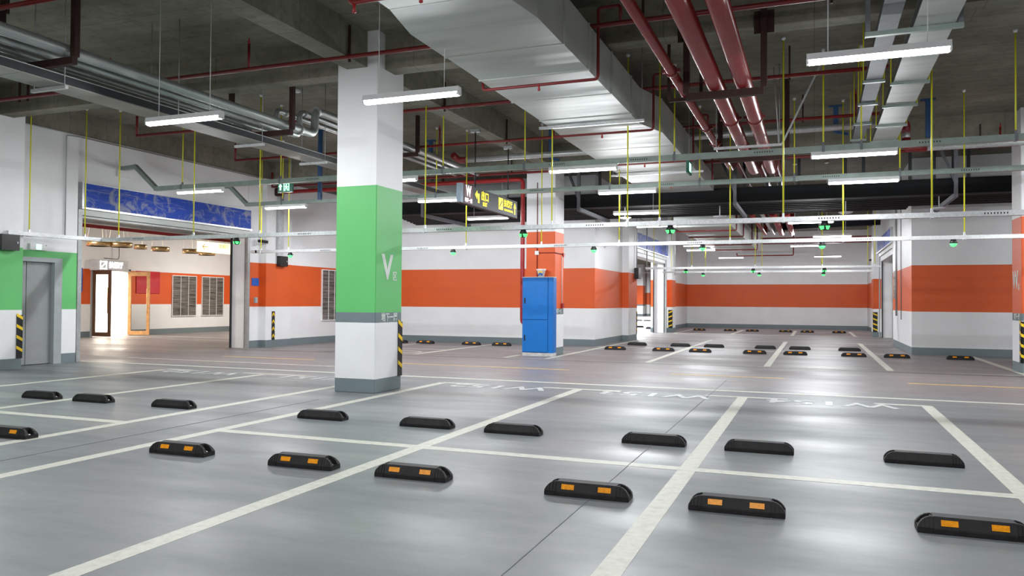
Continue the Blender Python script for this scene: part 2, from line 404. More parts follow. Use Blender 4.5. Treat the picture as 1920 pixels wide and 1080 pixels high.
# space past the right opening, the left far hall and the lobby
struct('wall_side_room', MB().box(6.5, 6.8, 24.0, 46, 0, SLAB), 'wall_paint_orange')
w = MB(); w.box(-40, -15.3, 30.5, 30.8, 0, SLAB); struct('wall_lobby_end', w, 'wall_paint_orange')
w = MB(); w.box(-24.3, -24, 12, 20.5, 0, SLAB); w.box(-24.3, -24, 22.12, 30.5, 0, SLAB); w.box(-24.3, -24, 20.5, 22.12, 2.42, SLAB)
struct('wall_lobby', w, 'wall_paint_orange')
struct('wall_lobby_near', MB().box(-24.3, -15.2, 11.7, 12.0, 0, SLAB), 'wall_paint_orange')
w = MB(); w.box(-29, -24.3, 18.0, 18.2, 0, 3); w.box(-29, -24.3, 24.5, 24.7, 0, 3); w.box(-29.2, -29, 18, 24.7, 0, 3); w.box(-29, -24.3, 18, 24.7, 3, 3.1)
struct('wall_bright_room', w, 'wall_paint_white')
w = MB(); w.box(-24, -7, 84, 84.3, 0, SLAB); w.box(-26, -25.7, 31, 84, 0, SLAB); w.box(-16.2, -16.5, 82, 84, 0, SLAB); w.box(-7, -6.8, 46, 84, 0, SLAB)
struct('wall_far_hall', w, 'wall_paint_orange')
# ================================================================ columns
def column(name, x0, x1, y0, y1, mat, label):
    e = empty(name, ((x0+x1)/2, (y0+y1)/2, 0)); cx, cy = e.location.x, e.location.y
    MB().box(x0-cx, x1-cx, y0-cy, y1-cy, 0, SLAB+.01).build('shaft', mat, e, .008)
    return tag(e, label, 'column')
c1 = column('painted_column', -6.66, -5.97, 9.9, 10.67, 'column_paint_green', 'square column with a green band and white letter V, nearest to the camera')
def ctext(c, name, body, mat, size, M, **k):
    o = Vector(M[3]) - c.location; return text(name, body, mat, c, size, (M[0], M[1], M[2], o), **k)
ctext(c1, 'zone_letter', 'V', 'marking_soft', .51, PX(-5.968, 10.225, 1.84), sx=.95, bold=.016)
ctext(c1, 'zone_character', '区', 'marking_soft', .15, PX(-5.968, 10.45, 1.72), sx=.95, bold=.002)
ctext(c1, 'floor_name', '地下一层', 'marking_soft', .135, PX(-5.968, 10.3, 1.10), sx=.88, bold=.003)
c2 = column('painted_column', -6.88, -6.11, 18.75, 19.5, 'column_paint_orange', 'orange and white column standing behind the tall blue cabinet')
ctext(c2, 'floor_name', '地下一层', 'marking_soft', .135, PX(-6.108, 19.1, 1.115), sx=.88, bold=.003)
c3 = column('painted_column', 3.87, 4.62, 18.25, 19.05, 'column_paint_orange', 'orange column with white letter W at the right edge')
ctext(c3, 'zone_letter', 'W', 'marking_soft', .51, NX(3.868, 18.76, 1.86), sx=.85, bold=.01)
ctext(c3, 'zone_character', '区', 'marking_soft', .15, NX(3.868, 18.47, 1.72), sx=.9)
ctext(c3, 'floor_name', '地下一层', 'marking_soft', .135, NX(3.868, 18.65, 1.115), sx=.88, bold=.003)
# a far column in the hall past the left opening
c4 = column('painted_column', -17.9, -16.5, 80, 81.2, 'column_paint_orange', 'distant orange column seen through the doorway under the far left roller shutter')
# ---------------------------------------------------------------- hazard strips
def guard(x, y, dx, dy, label, z0=.2, z1=1.03, w=.11, flat=False, chev=False, wz=None):
    """L-shaped corner guard: corner at (x,y), arms run towards dx and dy"""
    e = empty('corner_guard', (x, y, z0)); h = z1-z0; t = .012
    b = MB()
    if not chev:
        b.box(-dx*t, dx*w, -dy*t, 0, 0, h); b.box(-dx*t, 0, -dy*t, dy*w, 0, h)
    else: b.box(0, t, -w/2, w/2, 0, h)
    b.build('guard_strip', 'black_plastic', e)
    s = MB(); n = 4; p = h/n; q = .006
    for k in range(n):
        z = k*p + p*.22
        if chev:
            X = t+.002
            s.prism([(-w*.42, z), (0, z+.075), (w*.42, z), (w*.42, z+.06), (0, z+.135), (-w*.42, z+.06)], 'x', X-.003, X)
        else:
            s.hexa([(-dx*t*1.2, -dy*(t+.002), z+.07), (dx*w, -dy*(t+.002), z), (dx*w, -dy*(t-.002), z), (-dx*t*1.2, -dy*(t-.002), z+.07),
                    (-dx*t*1.2, -dy*(t+.002), z+.13), (dx*w, -dy*(t+.002), z+.06), (dx*w, -dy*(t-.002), z+.06), (-dx*t*1.2, -dy*(t-.002), z+.13)])
            s.hexa([(-dx*(t+.002), dy*w, z+.07+.07), (-dx*(t+.002), -dy*t, z+.07), (-dx*(t-.002), -dy*t, z+.07), (-dx*(t-.002), dy*w, z+.14),
                    (-dx*(t+.002), dy*w, z+.20), (-dx*(t+.002), -dy*t, z+.13), (-dx*(t-.002), -dy*t, z+.13), (-dx*(t-.002), dy*w, z+.20)])
    s.build('reflective_stripes', 'hazard_yellow', e)
    return tag(e, label, 'corner guard', 'black and yellow corner guards')
guard(-5.97, 10.67, -1, -1, 'black and yellow corner guard on the green V column')
guard(-14.27, 10.64, -1, -1, 'black and yellow corner guard on the wall edge left of the grey door')
guard(-14.72, 18.72, 1, 1, 'black strip with yellow chevrons on the wall below the small black box', w=.13, chev=True)
guard(3.87, 18.25, 1, 1, 'black and yellow corner guard on the orange W column', w=.14)
guard(-6.12, 36.2, -1, 1, 'far corner guard on the pier right of the left roller shutter post', w=.16)
guard(2.3, 35.9, 1, 1, 'far corner guard on the pier left of the right roller shutter', w=.16)
guard(-6.12, 28.6, -1, -1, 'thin corner guard on the wall end left of the far left doorway')
# ================================================================ grey doors, left wall
e = empty('double_door', (-14.9, 11.25, 0)); tag(e, 'plain grey metal double door in the green left wall', 'door')
f = MB(); f.box(-.02, .17, .44, .615, 0, 2.10).box(-.02, .17, -.66, .615, 2.1, 2.19); f.build('door_frame', 'frame_grey', e)
d = MB().box(.0, .06, -.6, -.11, .01, 2.1).build('door_leaf', 'door_grey', e, .004)
MB().tube([(.06, -.17, 1.0), (.12, -.17, 1.0), (.12, -.28, 1.0)], .012, 8).build('lever_handle', 'galvanised', d)
MB().box(.0, .06, -.10, .44, .01, 2.1).build('door_leaf', 'door_grey', e, .004)
# frame_* of the shutter opening on the left
def shutter(x, y0, y1, z0, z1, depth, label, post_left=True, flip=1, skew=0):
    e = empty('roller_shutter', (x, (y0+y1)/2, 0)); L = (y1-y0)/2
    bx = MB().box(0, flip*depth, -L, L, z0, z1).build('shutter_box', 'scuffed_blue_film', e)
    t = MB(); t.box(0, flip*(depth+.02), -L-.03, L+.03, z0-.03, z0+.01); t.box(0, flip*(depth+.02), -L-.03, -L+.02, z0, z1+.02); t.box(0, flip*(depth+.015), -L, L, z1, z1+.015)
    t.build('box_edging', 'galvanised', e)
    MB().box(flip*.0, flip*(depth-.06), -L+.05, L-.05, z0-.16, z0-.03).build('bottom_bar', 'duct_sheet', e)
    MB().box(-flip*.25, flip*(-.02), -L+.05, L-.05, z0-.21, z0-.08).build('curtain_roll', 'galvanised_dull', e)
    for s in (-1, 1):
        MB().box(-.02, flip*.06, s*L-.05, s*L+.05, 0, z0-.03).build('guide_rail', 'galvanised_dull', e)
    return tag(e, label, 'roller shutter', 'raised roller shutters with scuffed blue film')
shutter(-14.88, 12.35, 17.76, 3.33, 3.86, .12, 'wide blue filmed roller shutter box above the opening in the left wall')
shutter(-6.32, 28.7, 35.6, 3.45, 4.0, .12, 'blue filmed roller shutter over the far doorway right of the orange column')
shutter(2.52, 29.1, 35.1, 3.45, 3.95, .12, 'small sliver of blue roller shutter at the far right doorway', flip=-1)
for y in (17.80, ):
    m_ = MB(); m_.box(-15.45, -15.41, y-.07, y, 0, 3.3); m_.box(-14.95, -14.92, y-.05, y, 0, 3.3)
    tag(m_.build('shutter_side_rail', 'black_steel'), 'pair of thin dark rails edging the white jamb of the left opening', 'rail')
m_ = MB(); m_.box(-6.87, -6.83, 35.55, 35.62, 0, 3.2); m_.box(-6.38, -6.34, 35.55, 35.62, 0, 3.2)
tag(m_.build('shutter_side_rail', 'black_steel'), 'pair of dark rails on the white post of the far left doorway', 'rail')
m_ = MB(); m_.box(2.56, 2.6, 35.06, 35.12, 0, 3.2); m_.box(2.96, 3.0, 35.06, 35.12, 0, 3.2)
tag(m_.build('shutter_side_rail', 'black_steel'), 'pair of dark rails on the white post of the far right doorway', 'rail')
# ================================================================ blue cabinet and bucket
e = empty('cabinet', (-6.5, 18.75, 0)); tag(e, 'tall blue metal cabinet standing in front of the orange column', 'cabinet')
MB().box(-.36, .45, -.30, -.02, .0, .08).build('plinth', 'concrete_base', e)
MB().box(-.38, .44, -.26, -.0, .08, 1.97).build('body', 'cabinet_blue', e, .006)
for z0, z1 in ((.10, .90), (.915, 1.955)):
    d = MB().box(-.37, .30, -.285, -.26, z0, z1).build('door', 'cabinet_blue', e, .004)
    MB().box(-.32, -.29, -.30, -.285, (z0+z1)/2-.10-.02, (z0+z1)/2+.02).build('door_lock', 'black_plastic', d)
MB().box(-.38, .44, -.27, 0, 1.97, 1.985).build('top_edge', 'galvanised', e)
e = empty('bucket', (-6.42, 18.6, 1.985)); tag(e, 'small printed tub standing on top of the blue cabinet', 'tub')
MB().lathe((0,0,0), [(.075, 0), (.11, .16), (.125, .17), (.125, .2), (.11, .2)], 20).build('tub', 'bucket_white', e)
pp = MB()
for a, z, r in ((-2.0, .05, .02), (-1.5, .09, .03), (-1.1, .06, .025)):
    c = Vector((math.cos(a), math.sin(a), 0)); t = Vector((-math.sin(a), math.cos(a), 0)); R_ = .075+.035*z/.16+.003
    pp.hexa([c*(R_)+t*s*r+Vector((0,0,z+h*r)) for h, s in ((-1,-1),(-1,1),(1,1),(1,-1))] + [c*(R_+.006)+t*s*r+Vector((0,0,z+h*r)) for h, s in ((-1,-1),(-1,1),(1,1),(1,-1))])
pp.build('printed_pattern', 'sign_blue', e)
pp = MB()
for a, z, r in ((-1.75, .12, .02), (-1.25, .12, .022)):
    c = Vector((math.cos(a), math.sin(a), 0)); t = Vector((-math.sin(a), math.cos(a), 0)); R_ = .075+.035*z/.16+.004
    pp.hexa([c*(R_)+t*s*r+Vector((0,0,z+h*r)) for h, s in ((-1,-1),(-1,1),(1,1),(1,-1))] + [c*(R_+.006)+t*s*r+Vector((0,0,z+h*r)) for h, s in ((-1,-1),(-1,1),(1,1),(1,-1))])
pp.build('yellow_pattern', 'hazard_yellow', e)
# conduits and call points on the orange column
e = empty('alarm_conduit', (-6.5, 18.75, 2.2)); tag(e, 'thin conduit with a white junction box and red call points on the orange column', 'conduit')
MB().tube([(-.08, -.015, 2.2), (-.08, -.015, -.2)], .01, 8).build('conduit', 'red_small_pipe', e)
MB().tube([(-.08, -.02, .4), (.38, -.02, .4), (.41, .02, .4), (.41, .62, .4)], .01, 8).build('conduit', 'red_small_pipe', e)
MB().tube([(.405, .55, .35), (.405, .55, -.9)], .01, 8).build('conduit', 'plastic_white', e)
MB().box(-.13, -.03, -.05, 0, .35, .45).build('junction_box', 'plastic_white', e)
MB().box(.39, .43, .62, .72, .33, .43).build('call_point', 'red_bright', e)
MB().box(.39, .45, .50, .62, -1.0, -.88).build('call_point', 'red_bright', e)
# ================================================================ wheel stops
def stop_mesh():
    e = empty('wheel_stop'); b = MB(); L, l = .30, .215
    prof = [(-.075, 0), (-.075, .032), (-.048, .098), (.048, .098), (.075, .032), (.075, 0)]
    b.prism(prof, 'x', -l, l)
    for s in (-1, 1):
        b.hexa([(s*l, -.075, 0), (s*L, -.072, 0), (s*L, .072, 0), (s*l, .075, 0), (s*l, -.075, .032), (s*L, -.072, .032), (s*L, .072, .032), (s*l, .075, .032)])
        st = [(.215, .098), (.238, .095), (.262, .084), (.282, .066), (.300, .036)]
        for t in (-1, 1):
            for (xa, za), (xb, zb) in zip(st, st[1:]):
                ya, yb = .075-(za-.032)*.41, .073-(zb-.032)*.41
                b.hexa([(s*xa, t*.075, .03), (s*xb, t*.073, .03), (s*xb, t*.028, .03), (s*xa, t*.028, .03),
                        (s*xa, t*ya, za), (s*xb, t*yb, zb), (s*xb, t*.028, zb), (s*xa, t*.028, za)])
        b.box(s*.285, s*.3, -.03, .03, .03, .036)
        b.box(s*(l-.001), s*(l+.012), -.04, .04, .03, .09)
    body = b.build('rubber_block', 'rubber', e, .003)
    for s in (-1, 1):
        MB().lathe((s*.262, 0, .03), [(.016, 0), (.016, .006), (.009, .012)], 8).build('bolt', 'galvanised', e)
    return e
def reflectors(e):
    for x in (-.13, .13):
        y0, z0, y1, z1 = -.068, .05, -.055, .082; n = .004
        MB().hexa([(x-.045, y0-n, z0), (x+.045, y0-n, z0), (x+.045, y0+.004, z0), (x-.045, y0+.004, z0),
                   (x-.045, y1-n, z1), (x+.045, y1-n, z1), (x+.045, y1+.004, z1), (x-.045, y1+.004, z1)]).build('reflector', 'reflector_orange', e)
P_front = stop_mesh(); reflectors(P_front); P_back = stop_mesh()
GW = 'black rubber wheel stops on the bays'
stops = []
def ws(proto, x, y, label, rz=0):
    global P_front, P_back
    o = proto if proto.location.length == 0 and 'label' not in proto else dup(proto)
    o.location = (x, y, .0); o.rotation_euler = (0, 0, rz); tag(o, label, 'wheel stop', GW)
for x, y, l in [(-7.33, 5.36, 'wheel stop with orange reflectors cut by the left edge of the photo'),
                (-5.17, 5.36, 'front wheel stop with reflectors standing alone between two white lines at lower left'),
                (-3.87, 5.33, 'front wheel stop with reflectors just left of the middle of the floor'),
                (-2.86, 5.32, 'front wheel stop with reflectors right of the near diagonal white line'),
                (-1.47, 5.29, 'front wheel stop with reflectors second from the foreground corner, left of the long line'),
                (-.47, 5.27, 'front wheel stop with reflectors just right of the widest white line'),
                (.87, 5.29, 'nearest and largest wheel stop at the lower right corner')]: ws(P_front, x, y, l, rad(1))
for x, y, l in [(-9.75, 7.58, 'plain black wheel stop farthest left in the second row'),
                (-8.83, 7.6, 'plain black wheel stop second from the left in the second row'),
                (-7.47, 7.6, 'plain black wheel stop left of the walkway between two long white lines'),
                (-5.23, 7.55, 'plain black wheel stop in front of the green column, right of it'),
                (-3.88, 7.52, 'plain black wheel stop left of the diagonal line in bay W152'),
                (-2.88, 7.50, 'plain black wheel stop left side of bay W153'),
                (-1.43, 7.48, 'plain black wheel stop right side of bay W153'),
                (-.47, 7.47, 'plain black wheel stop left side of bay W154'),
                (.86, 7.46, 'plain black wheel stop, farthest right in the second row')]: ws(P_back, x, y, l)
NB = ['leftmost', 'second from left', 'third from left', 'fourth from left', 'fifth from left', 'sixth from left', 'seventh from left', 'eighth from left']
for i, x in enumerate((-12.56, -11.60, -9.99, -8.97)): ws(P_front, x, 22.3, 'wheel stop by the long orange wall, ' + ('half hidden by the green column' if i == 0 else NB[i] + ' before the blue cabinet'))
for i, x in enumerate((-5.33, -3.95, -2.94, -1.50, -.47, .95, 1.95, 3.36)): ws(P_front, x, 22.0, 'small reflectored wheel stop in the row right of the blue cabinet, ' + NB[i])
for i, x in enumerate((-5.25, -3.89, -2.87, -1.37, -.40, .95)): ws(P_back, x, 24.6, 'small plain wheel stop in the row behind the reflectored ones, ' + NB[i])
for i, x in enumerate((-5.32, -3.84, -2.80, -1.28, -.31, 1.08)): ws(P_front, x, 39.5, 'tiny wheel stop at the foot of the far orange wall, ' + NB[i])
for x, y, l in ((-9.0, 42.4, 'wheel stop seen low through the far left doorway'), (-7.9, 40.6, 'wheel stop beside the post in the far left doorway'),
                (-12.3, 58, 'distant wheel stop inside the far left doorway, left one'), (-11.6, 58, 'distant wheel stop inside the far left doorway, middle one'), (-10.9, 58, 'distant wheel stop inside the far left doorway, right one')):
    ws(P_back, x, y, l)
# ================================================================ tube lamps
def make_lamp():
    e = empty('tube_lamp')
    h = MB(); h.prism([(-.052, -.012), (-.04, .05), (.04, .05), (.052, -.012)], 'x', -.61, .61)
    h.build('housing', 'white_enamel', e)
    MB().prism([(-.05, -.012), (-.042, -.042), (-.02, -.052), (.02, -.052), (.042, -.042), (.05, -.012)], 'x', -.59, .59).build('tube', 'tube_glow', e)
    for s in (-1, 1): MB().box(s*.59, s*.612, -.045, .045, -.045, .0).build('lamp_holder', 'plastic_white', e)
    # a bare batten throws its light down and to both sides
    for t in (-1, 1):
        L = bpy.data.lights.new('tube_light', 'AREA'); L.shape = 'RECTANGLE'; L.size = 1.15; L.size_y = .05; L.energy = LAMP_W/2; L.color = (.95, .975, 1.0)
        lo = bpy.data.objects.new('tube_light', L); COL.objects.link(lo); lo.parent = e; lo.location = (0, t*.048, -.058); lo.rotation_euler = (t*rad(34), 0, 0)
    return e
PL = make_lamp(); used_lamp = False
def lamp(x, y, label, z=3.67, wires=False):
    global used_lamp
    o = PL if not used_lamp else dup(PL)
    used_lamp = True
    o.location = (x, y, z); tag(o, label, 'lamp', 'fluorescent tube lamps'); 
    return o
lamps = []
near = []
for x, y, l in [(-4.27, 7.8, 'tube lamp hanging on two wires in front of the green column'),
                (-7.57, 7.8, 'tube lamp hanging on two wires below the silver pipes at upper left'),
                (.54, 7.93, 'largest tube lamp hanging on two wires at upper right')]:
    near.append((lamp(x, y, l, 3.68), x, y))
U1Y, U2Y = 13.03, 15.95
for x, l in [(-12.17, 'tube lamp under the first grey trunking above the scuffed blue shutter'), (-7.6, 'tube lamp end showing just right of the green column under the first trunking'),
             (-3.75, 'tube lamp under the first trunking below the big air duct'), (.56, 'tube lamp under the first trunking, upper of the two at right')]: lamp(x, U1Y, l)
for x, l in [(-12.2, 'tube lamp under the second trunking near the green exit sign'), (-7.9, 'tube lamp partly behind the hanging exit sign'),
             (-3.63, 'tube lamp under the second trunking right of the orange column'), (.85, 'tube lamp under the second trunking, lower of the two at right')]: lamp(x, U2Y, l)
for x, l in [(-8.4, 'tube lamp below the black pipes left of the orange column'), (-4.25, 'tube lamp below the black pipes above the dome')]: lamp(x, 19.8, l)
for x, l in [(-4.4, 'far tube lamp just behind the galvanised tray, left'), (-.1, 'far tube lamp just behind the galvanised tray, right')]: lamp(x, 23.3 if x < -1 else 23.45, l)
for x, y, l in [(.56, 28.5, 'far tube lamp in front of the dark red beam'), (-.28, 32.9, 'far tube lamp below the dark red beam'),
                (-4.3, 31.7, 'far tube lamp upper of the pair below the far duct'), (-4.58, 34.4, 'far tube lamp lower of the pair below the far duct'),
                (.6, 40.5, 'distant tube lamp near the far wall, right'), (-3.9, 40.5, 'distant tube lamp near the far wall, left')]: lamp(x, y, l)
# rows that continue outside the picture (they light the foreground)
for i, (x, y) in enumerate([(4.8, 7.9), (-12.0, 7.8), (-4.3, 2.8), (.5, 2.8), (-9.0, 2.8), (6.5, 2.8), (5.0, 13.0), (5.2, 16), (-1, -2.5), (-6, -2.5), (8.6, 19.8), (9, 10), (-12.4, 19.9)]):
    lamp(x, y, 'tube lamp outside the picture, ' + ['right of the largest lamp', 'far left row', 'overhead left', 'overhead right', 'overhead far left', 'overhead far right', 'right end of first trunking', 'right end of second trunking', 'behind the camera', 'behind the camera to the left', 'beside the W column', 'far right', 'hidden behind the green column'][i])
for o in [q for q in bpy.data.objects if q.name.startswith('tube_lamp') and q.parent is None and abs(q.location.y-U1Y) > .2 and abs(q.location.y-U2Y) > .2 and not (abs(q.location.y-13) < .2 or abs(q.location.y-16) < .2)]:
    for s in (-1, 1):
        MB().tube([(s*.42, 0, .02), (s*.42, 0, SLAB-3.68)], .0045, 6).build('suspension_wire', 'plastic_white', o)
        MB().lathe((s*.42, 0, SLAB-3.68-.03), [(.05, 0), (.07, .02), (.07, .03)], 14).build('ceiling_rose', 'plastic_white', o)
# ================================================================ trays and trunking with yellow rods
def rod(e, x, y, z0, z1=SLAB, mat='yellow_rod_sleeve', r=.012, lean=0):
    lx, ly, lz = e.location
    b = MB(); b.tube([(x-lx, y-ly, z0-lz), (x-lx+lean, y-ly, z1-lz-.02)], r, 8); o = b.build('hanger_rod', mat, e)
    MB().lathe((x-lx+lean, y-ly, z1-lz-.05), [(.016, 0), (.03, .02), (.03, .05)], 10).build('rod_cap', 'plastic_white', o)
    return o
def clamp(e, x, y, z, w, h, mat='galvanised'):
    lx, ly, lz = e.location
    b = MB(); b.box(x-lx-.02, x-lx+.02, y-ly-w/2-.008, y-ly+w/2+.008, z-lz-h/2-.008, z-lz+h/2+.008); b.box(x-lx-.015, x-lx+.015, y-ly-.015, y-ly+.015, z-lz+h/2, z-lz+h/2+.06)
    b.build('clamp', mat, e)
def joints(e, xs, y, z, w, h, mat):
    lx, ly, lz = e.location
    for x in xs:
        b = MB(); b.box(x-lx-.16, x-lx+.16, y-ly-w/2-.004, y-ly+w/2+.004, z-lz-h/2+.008, z-lz+h/2-.008); j = b.build('joint_plate', mat, e)
        b = MB()
        for k in range(8): b.box(x-lx-.145+k*.038, x-lx-.13+k*.038, y-ly-w/2-.007, y-ly-w/2-.003, z-lz-.012, z-lz+.012)
        b.build('slot_holes', 'black_steel', j)
# tray 1
e = empty('cable_tray', (-6, 12.25, 2.6)); tag(e, 'long galvanised cable tray hanging on yellow rods, nearer of the two low ones', 'cable tray', 'low galvanised cable trays')
b = MB(); b.box(-8.1+.0, 11.5, -.05, .05, -.036, .036); b.hexa([(-8.31, -1.95, -.036), (-8.21, -1.95, -.036), (-8.0, .05, -.036), (-8.1, .05, -.036), (-8.31, -1.95, .036), (-8.21, -1.95, .036), (-8.0, .05, .036), (-8.1, .05, .036)])
b.build('tray', 'galvanised', e)
for x, y in ((-14.26, 10.75), (-14.15, 11.9), (-13.6, 12.25), (-11.6, 12.25), (-9.98, 12.25), (-6.4, 12.25), (-4.05, 12.25), (-2.78, 12.25), (-2.27, 12.25), (-.43, 12.25), (1.53, 12.25)):
    rod(e, x, y, 2.63); clamp(e, x, y, 2.6, .1, .072)
joints(e, (-13.9+.9, -8.9, -6.0, -3.3, .2, 2.3), 12.25, 2.6, .1, .072, 'galvanised')
# tray 2
e = empty('cable_tray', (-6, 16.4, 2.6)); tag(e, 'galvanised cable tray with green balls along it, farther of the two low ones', 'cable tray', 'low galvanised cable trays')
MB().box(-7.6, 11.5, -.05, .05, -.036, .036).build('tray', 'galvanised', e)
for x in (-13.3, -12.45, -7.5, -5.66, -3.9, -1.6, .52, 2.58): rod(e, x, 16.4, 2.63); clamp(e, x, 16.4, 2.6, .1, .072)
joints(e, (-11.3, -8.6, -5.2, -2.3, .9), 16.4, 2.6, .1, .072, 'galvanised')
for x in (-13.2,):
    MB().box(x+6-.25, x+6-.2, -.05, .05, -.036, .036).build('end_cap', 'brass', e)
# far trays
for y, x0, lab in ((28.1, -5.7, 'far galvanised cable tray beyond the black pipes, nearer one'), (31.8, -5.75, 'far galvanised cable tray beyond the black pipes, farther one')):
    e = empty('cable_tray', (-2, y, 2.6)); tag(e, lab, 'cable tray', 'far low cable trays')
    MB().box(x0+2, 4.0, -.05, .05, -.036, .036).build('tray', 'galvanised', e)
    for x in (-5.4, -4.05, -1.9, .25, 1.85): rod(e, x, y, 2.63); clamp(e, x, y, 2.6, .1, .072)
# trunking above the lamps
e = empty('lamp_trunking', (-6, U1Y, 3.76)); tag(e, 'green grey trunking carrying lamps, nearer one, bent up to the left wall', 'trunking', 'lamp trunkings')
MB().box(-7.42, 11.5, -.05, .05, -.04, .05).build('trunk', 'trunking_green', e)
b = MB(); b.bar((-7.38, 0, .005), (-8.12, .1, .56), .085); b.bar((-8.09, .1, .545), (-8.9, .45, .6), .085); b.build('bent_end', 'trunking_green', e)
for x in (-12.66, -10.1, -6.44, -4.82, -2.17, .13, .67, 2.7): rod(e, x, U1Y, 3.81); clamp(e, x, U1Y, 3.765, .1, .09, 'steel_grey')
joints(e, (-9.3, -7.9, -4.2, -2.75, -.75, 1.6), U1Y, 3.765, .1, .08, 'trunking_green')
e = empty('lamp_trunking', (-6, U2Y, 3.76)); tag(e, 'green grey trunking carrying lamps, farther one, passing behind the hanging sign', 'trunking', 'lamp trunkings')
MB().box(-7.42, 11.5, -.05, .05, -.04, .05).build('trunk', 'trunking_green', e)
b = MB(); b.bar((-7.38, 0, .005), (-8.05, .12, .52), .085); b.bar((-8.02, .12, .51), (-8.88, .6, .6), .085); b.build('bent_end', 'trunking_green', e)
for x in (-12.3, -8.05, -3.99, -2.15, -.36, 1.47): rod(e, x, U2Y, 3.81); clamp(e, x, U2Y, 3.765, .1, .09, 'steel_grey')
joints(e, (-8.6, -5.6, -2.8, .3, 2.6), U2Y, 3.765, .1, .08, 'trunking_green')
for z, y, l in ((4.38, 13.5, 'small white wall plate round the end of the nearer trunking'), (4.38, 16.6, 'small white wall plate round the end of the farther trunking')):
    tag(MB().box(-14.905, -14.86, y-.16, y+.16, z-.22, z+.12).build('wall_plate', 'plastic_white'), l, 'wall plate')
# green indicator balls
def make_ball():
    e = empty('bay_indicator')
    MB().lathe((0,0,-.055), [(.055, -.02), (.06, 0), (.04, .03), (.04, .055)], 18).build('cap', 'black_plastic', e)
    return e
PB1 = make_ball(); MB().lathe((0,0,-.075), [(.012, -.052), (.035, -.042), (.05, -.022), (.054, 0)], 18).build('green_globe', 'green_glow', PB1)
PB2 = make_ball(); MB().lathe((0,0,-.075), [(.02, -.052), (.042, -.038), (.054, -.015), (.056, 0)], 18).build('globe', 'black_plastic', PB2)
for a in (-2.3, -.85, .7, 2.3):
    c = Vector((math.cos(a), math.sin(a), 0)); t = Vector((-math.sin(a), math.cos(a), 0))
    MB().hexa([c*.036+t*.022+Vector((0,0,-.112)), c*.036-t*.012+Vector((0,0,-.112)), c*.046-t*.012+Vector((0,0,-.118)), c*.046+t*.022+Vector((0,0,-.118)),
               c*.05+t*.034+Vector((0,0,-.075)), c*.05-t*.03+Vector((0,0,-.075)), c*.06-t*.03+Vector((0,0,-.075)), c*.06+t*.034+Vector((0,0,-.075))]).build('green_lens', 'green_glow', PB2)
ub = [0, 0]
def ball(kind, x, y, label):
    p = (PB1, PB2)[kind]; o = p if not ub[kind] else dup(p); ub[kind] = 1
    o.location = (x, y, 2.575); o.scale = (1.15,)*3 if y < 20 else (1.25,)*3; tag(o, label, 'indicator light', 'green bay indicator lights under the trays')
for x, l in ((-10.52, 'green indicator ball under the nearer tray by the yellow sign'), (-4.55, 'green indicator ball beside the red riser pipe'),
             (-2.1, 'green indicator ball under the nearer tray left of the far duct'), (.14, 'green indicator ball under the nearer tray at right')): ball(1, x, 12.25, l)
for x, l in ((-12.39, 'glowing green ball above the small black wall box'), (-7.83, 'glowing green ball on the white wall right of the green column'), (-4.46, 'glowing green ball right of the orange column'),
             (-2.15, 'glowing green ball in front of the far tube lamps'), (.14, 'glowing green ball under the farther tray, above the far orange wall'), (2.4, 'glowing green ball farthest right on the tray')): ball(0, x, 16.4, l)
for i, x in enumerate((-4.26, -1.97, .31)): ball(1, x, 28.1, 'tiny dark green ball on the far trays, ' + ('left', 'middle', 'right')[i])
for i, x in enumerate((-4.14, -2.0, .32)): ball(0, x, 31.8, 'tiny glowing green ball on the farthest tray, ' + ('left', 'middle', 'right')[i])
# ================================================================ big air duct
e = empty('air_duct', (-3.3, 8, 4.2)); tag(e, 'large rectangular sheet metal air duct running away under the slab', 'duct')
def seg(nm, x0a, x1a, x0b, x1b, ya, yb, za, zb, top=.565, tb=None):
    b = MB(); tb = tb or top
    q = [(x0a, ya, za), (x1a, ya, za), (x1b, yb, zb), (x0b, yb, zb), (x0a, ya, za+top), (x1a, ya, za+top), (x1b, yb, zb+tb), (x0b, yb, zb+tb)]
    b.hexa([Vector(p)-e.location for p in q]); return b.build(nm, 'duct_sheet', e)
edges = [-7, -4.6, -3.2, -1.8, -.4, 1.0, 2.4, 3.8, 5.2, 6.6]
for a, b_ in zip(edges, edges[1:]): seg('duct_section', -3.86, -2.68, -3.86, -2.68, a+.004, b_-.004, 4.19, 4.19)
seg('duct_section', -3.86, -2.68, -3.98, -2.56, 6.604, 7.25, 4.19, 4.17)
edges = [7.25, 8.1, 9.1, 10.25, 11.45, 12.1]
for i, (a, b_) in enumerate(zip(edges, edges[1:])): seg('duct_section', -3.98, -2.56, -3.98, -2.56, a+.004, b_-.004, 4.17+(.006 if i % 2 else 0), 4.17+(.006 if i % 2 else 0))
seg('duct_section', -3.98, -2.56, -4.05, -2.36, 12.104, 13.0, 4.17, 4.19)
edges = [13.0, 14.1, 15.3, 16.5, 17.5, 19.0, 20.1]
for i, (a, b_) in enumerate(zip(edges, edges[1:])): seg('duct_section', -4.05, -2.36, -4.05, -2.36, a+.004, b_-.004, 4.19, 4.19, .55 if b_ < 18 else .39)
for y in (8.1, 9.1, 10.25, 11.45, 14.1, 15.3, 16.5):
    xa, xb = ((-4.0, -2.54) if y < 12 else (-4.07, -2.34))
    b = MB(); z = 4.165 if y < 12 else 4.185
    b.box(xa+3.3, xb+3.3, y-8-.012, y-8+.012, z-4.2-.0, z-4.2+.575); b.build('flange', 'duct_sheet', e)
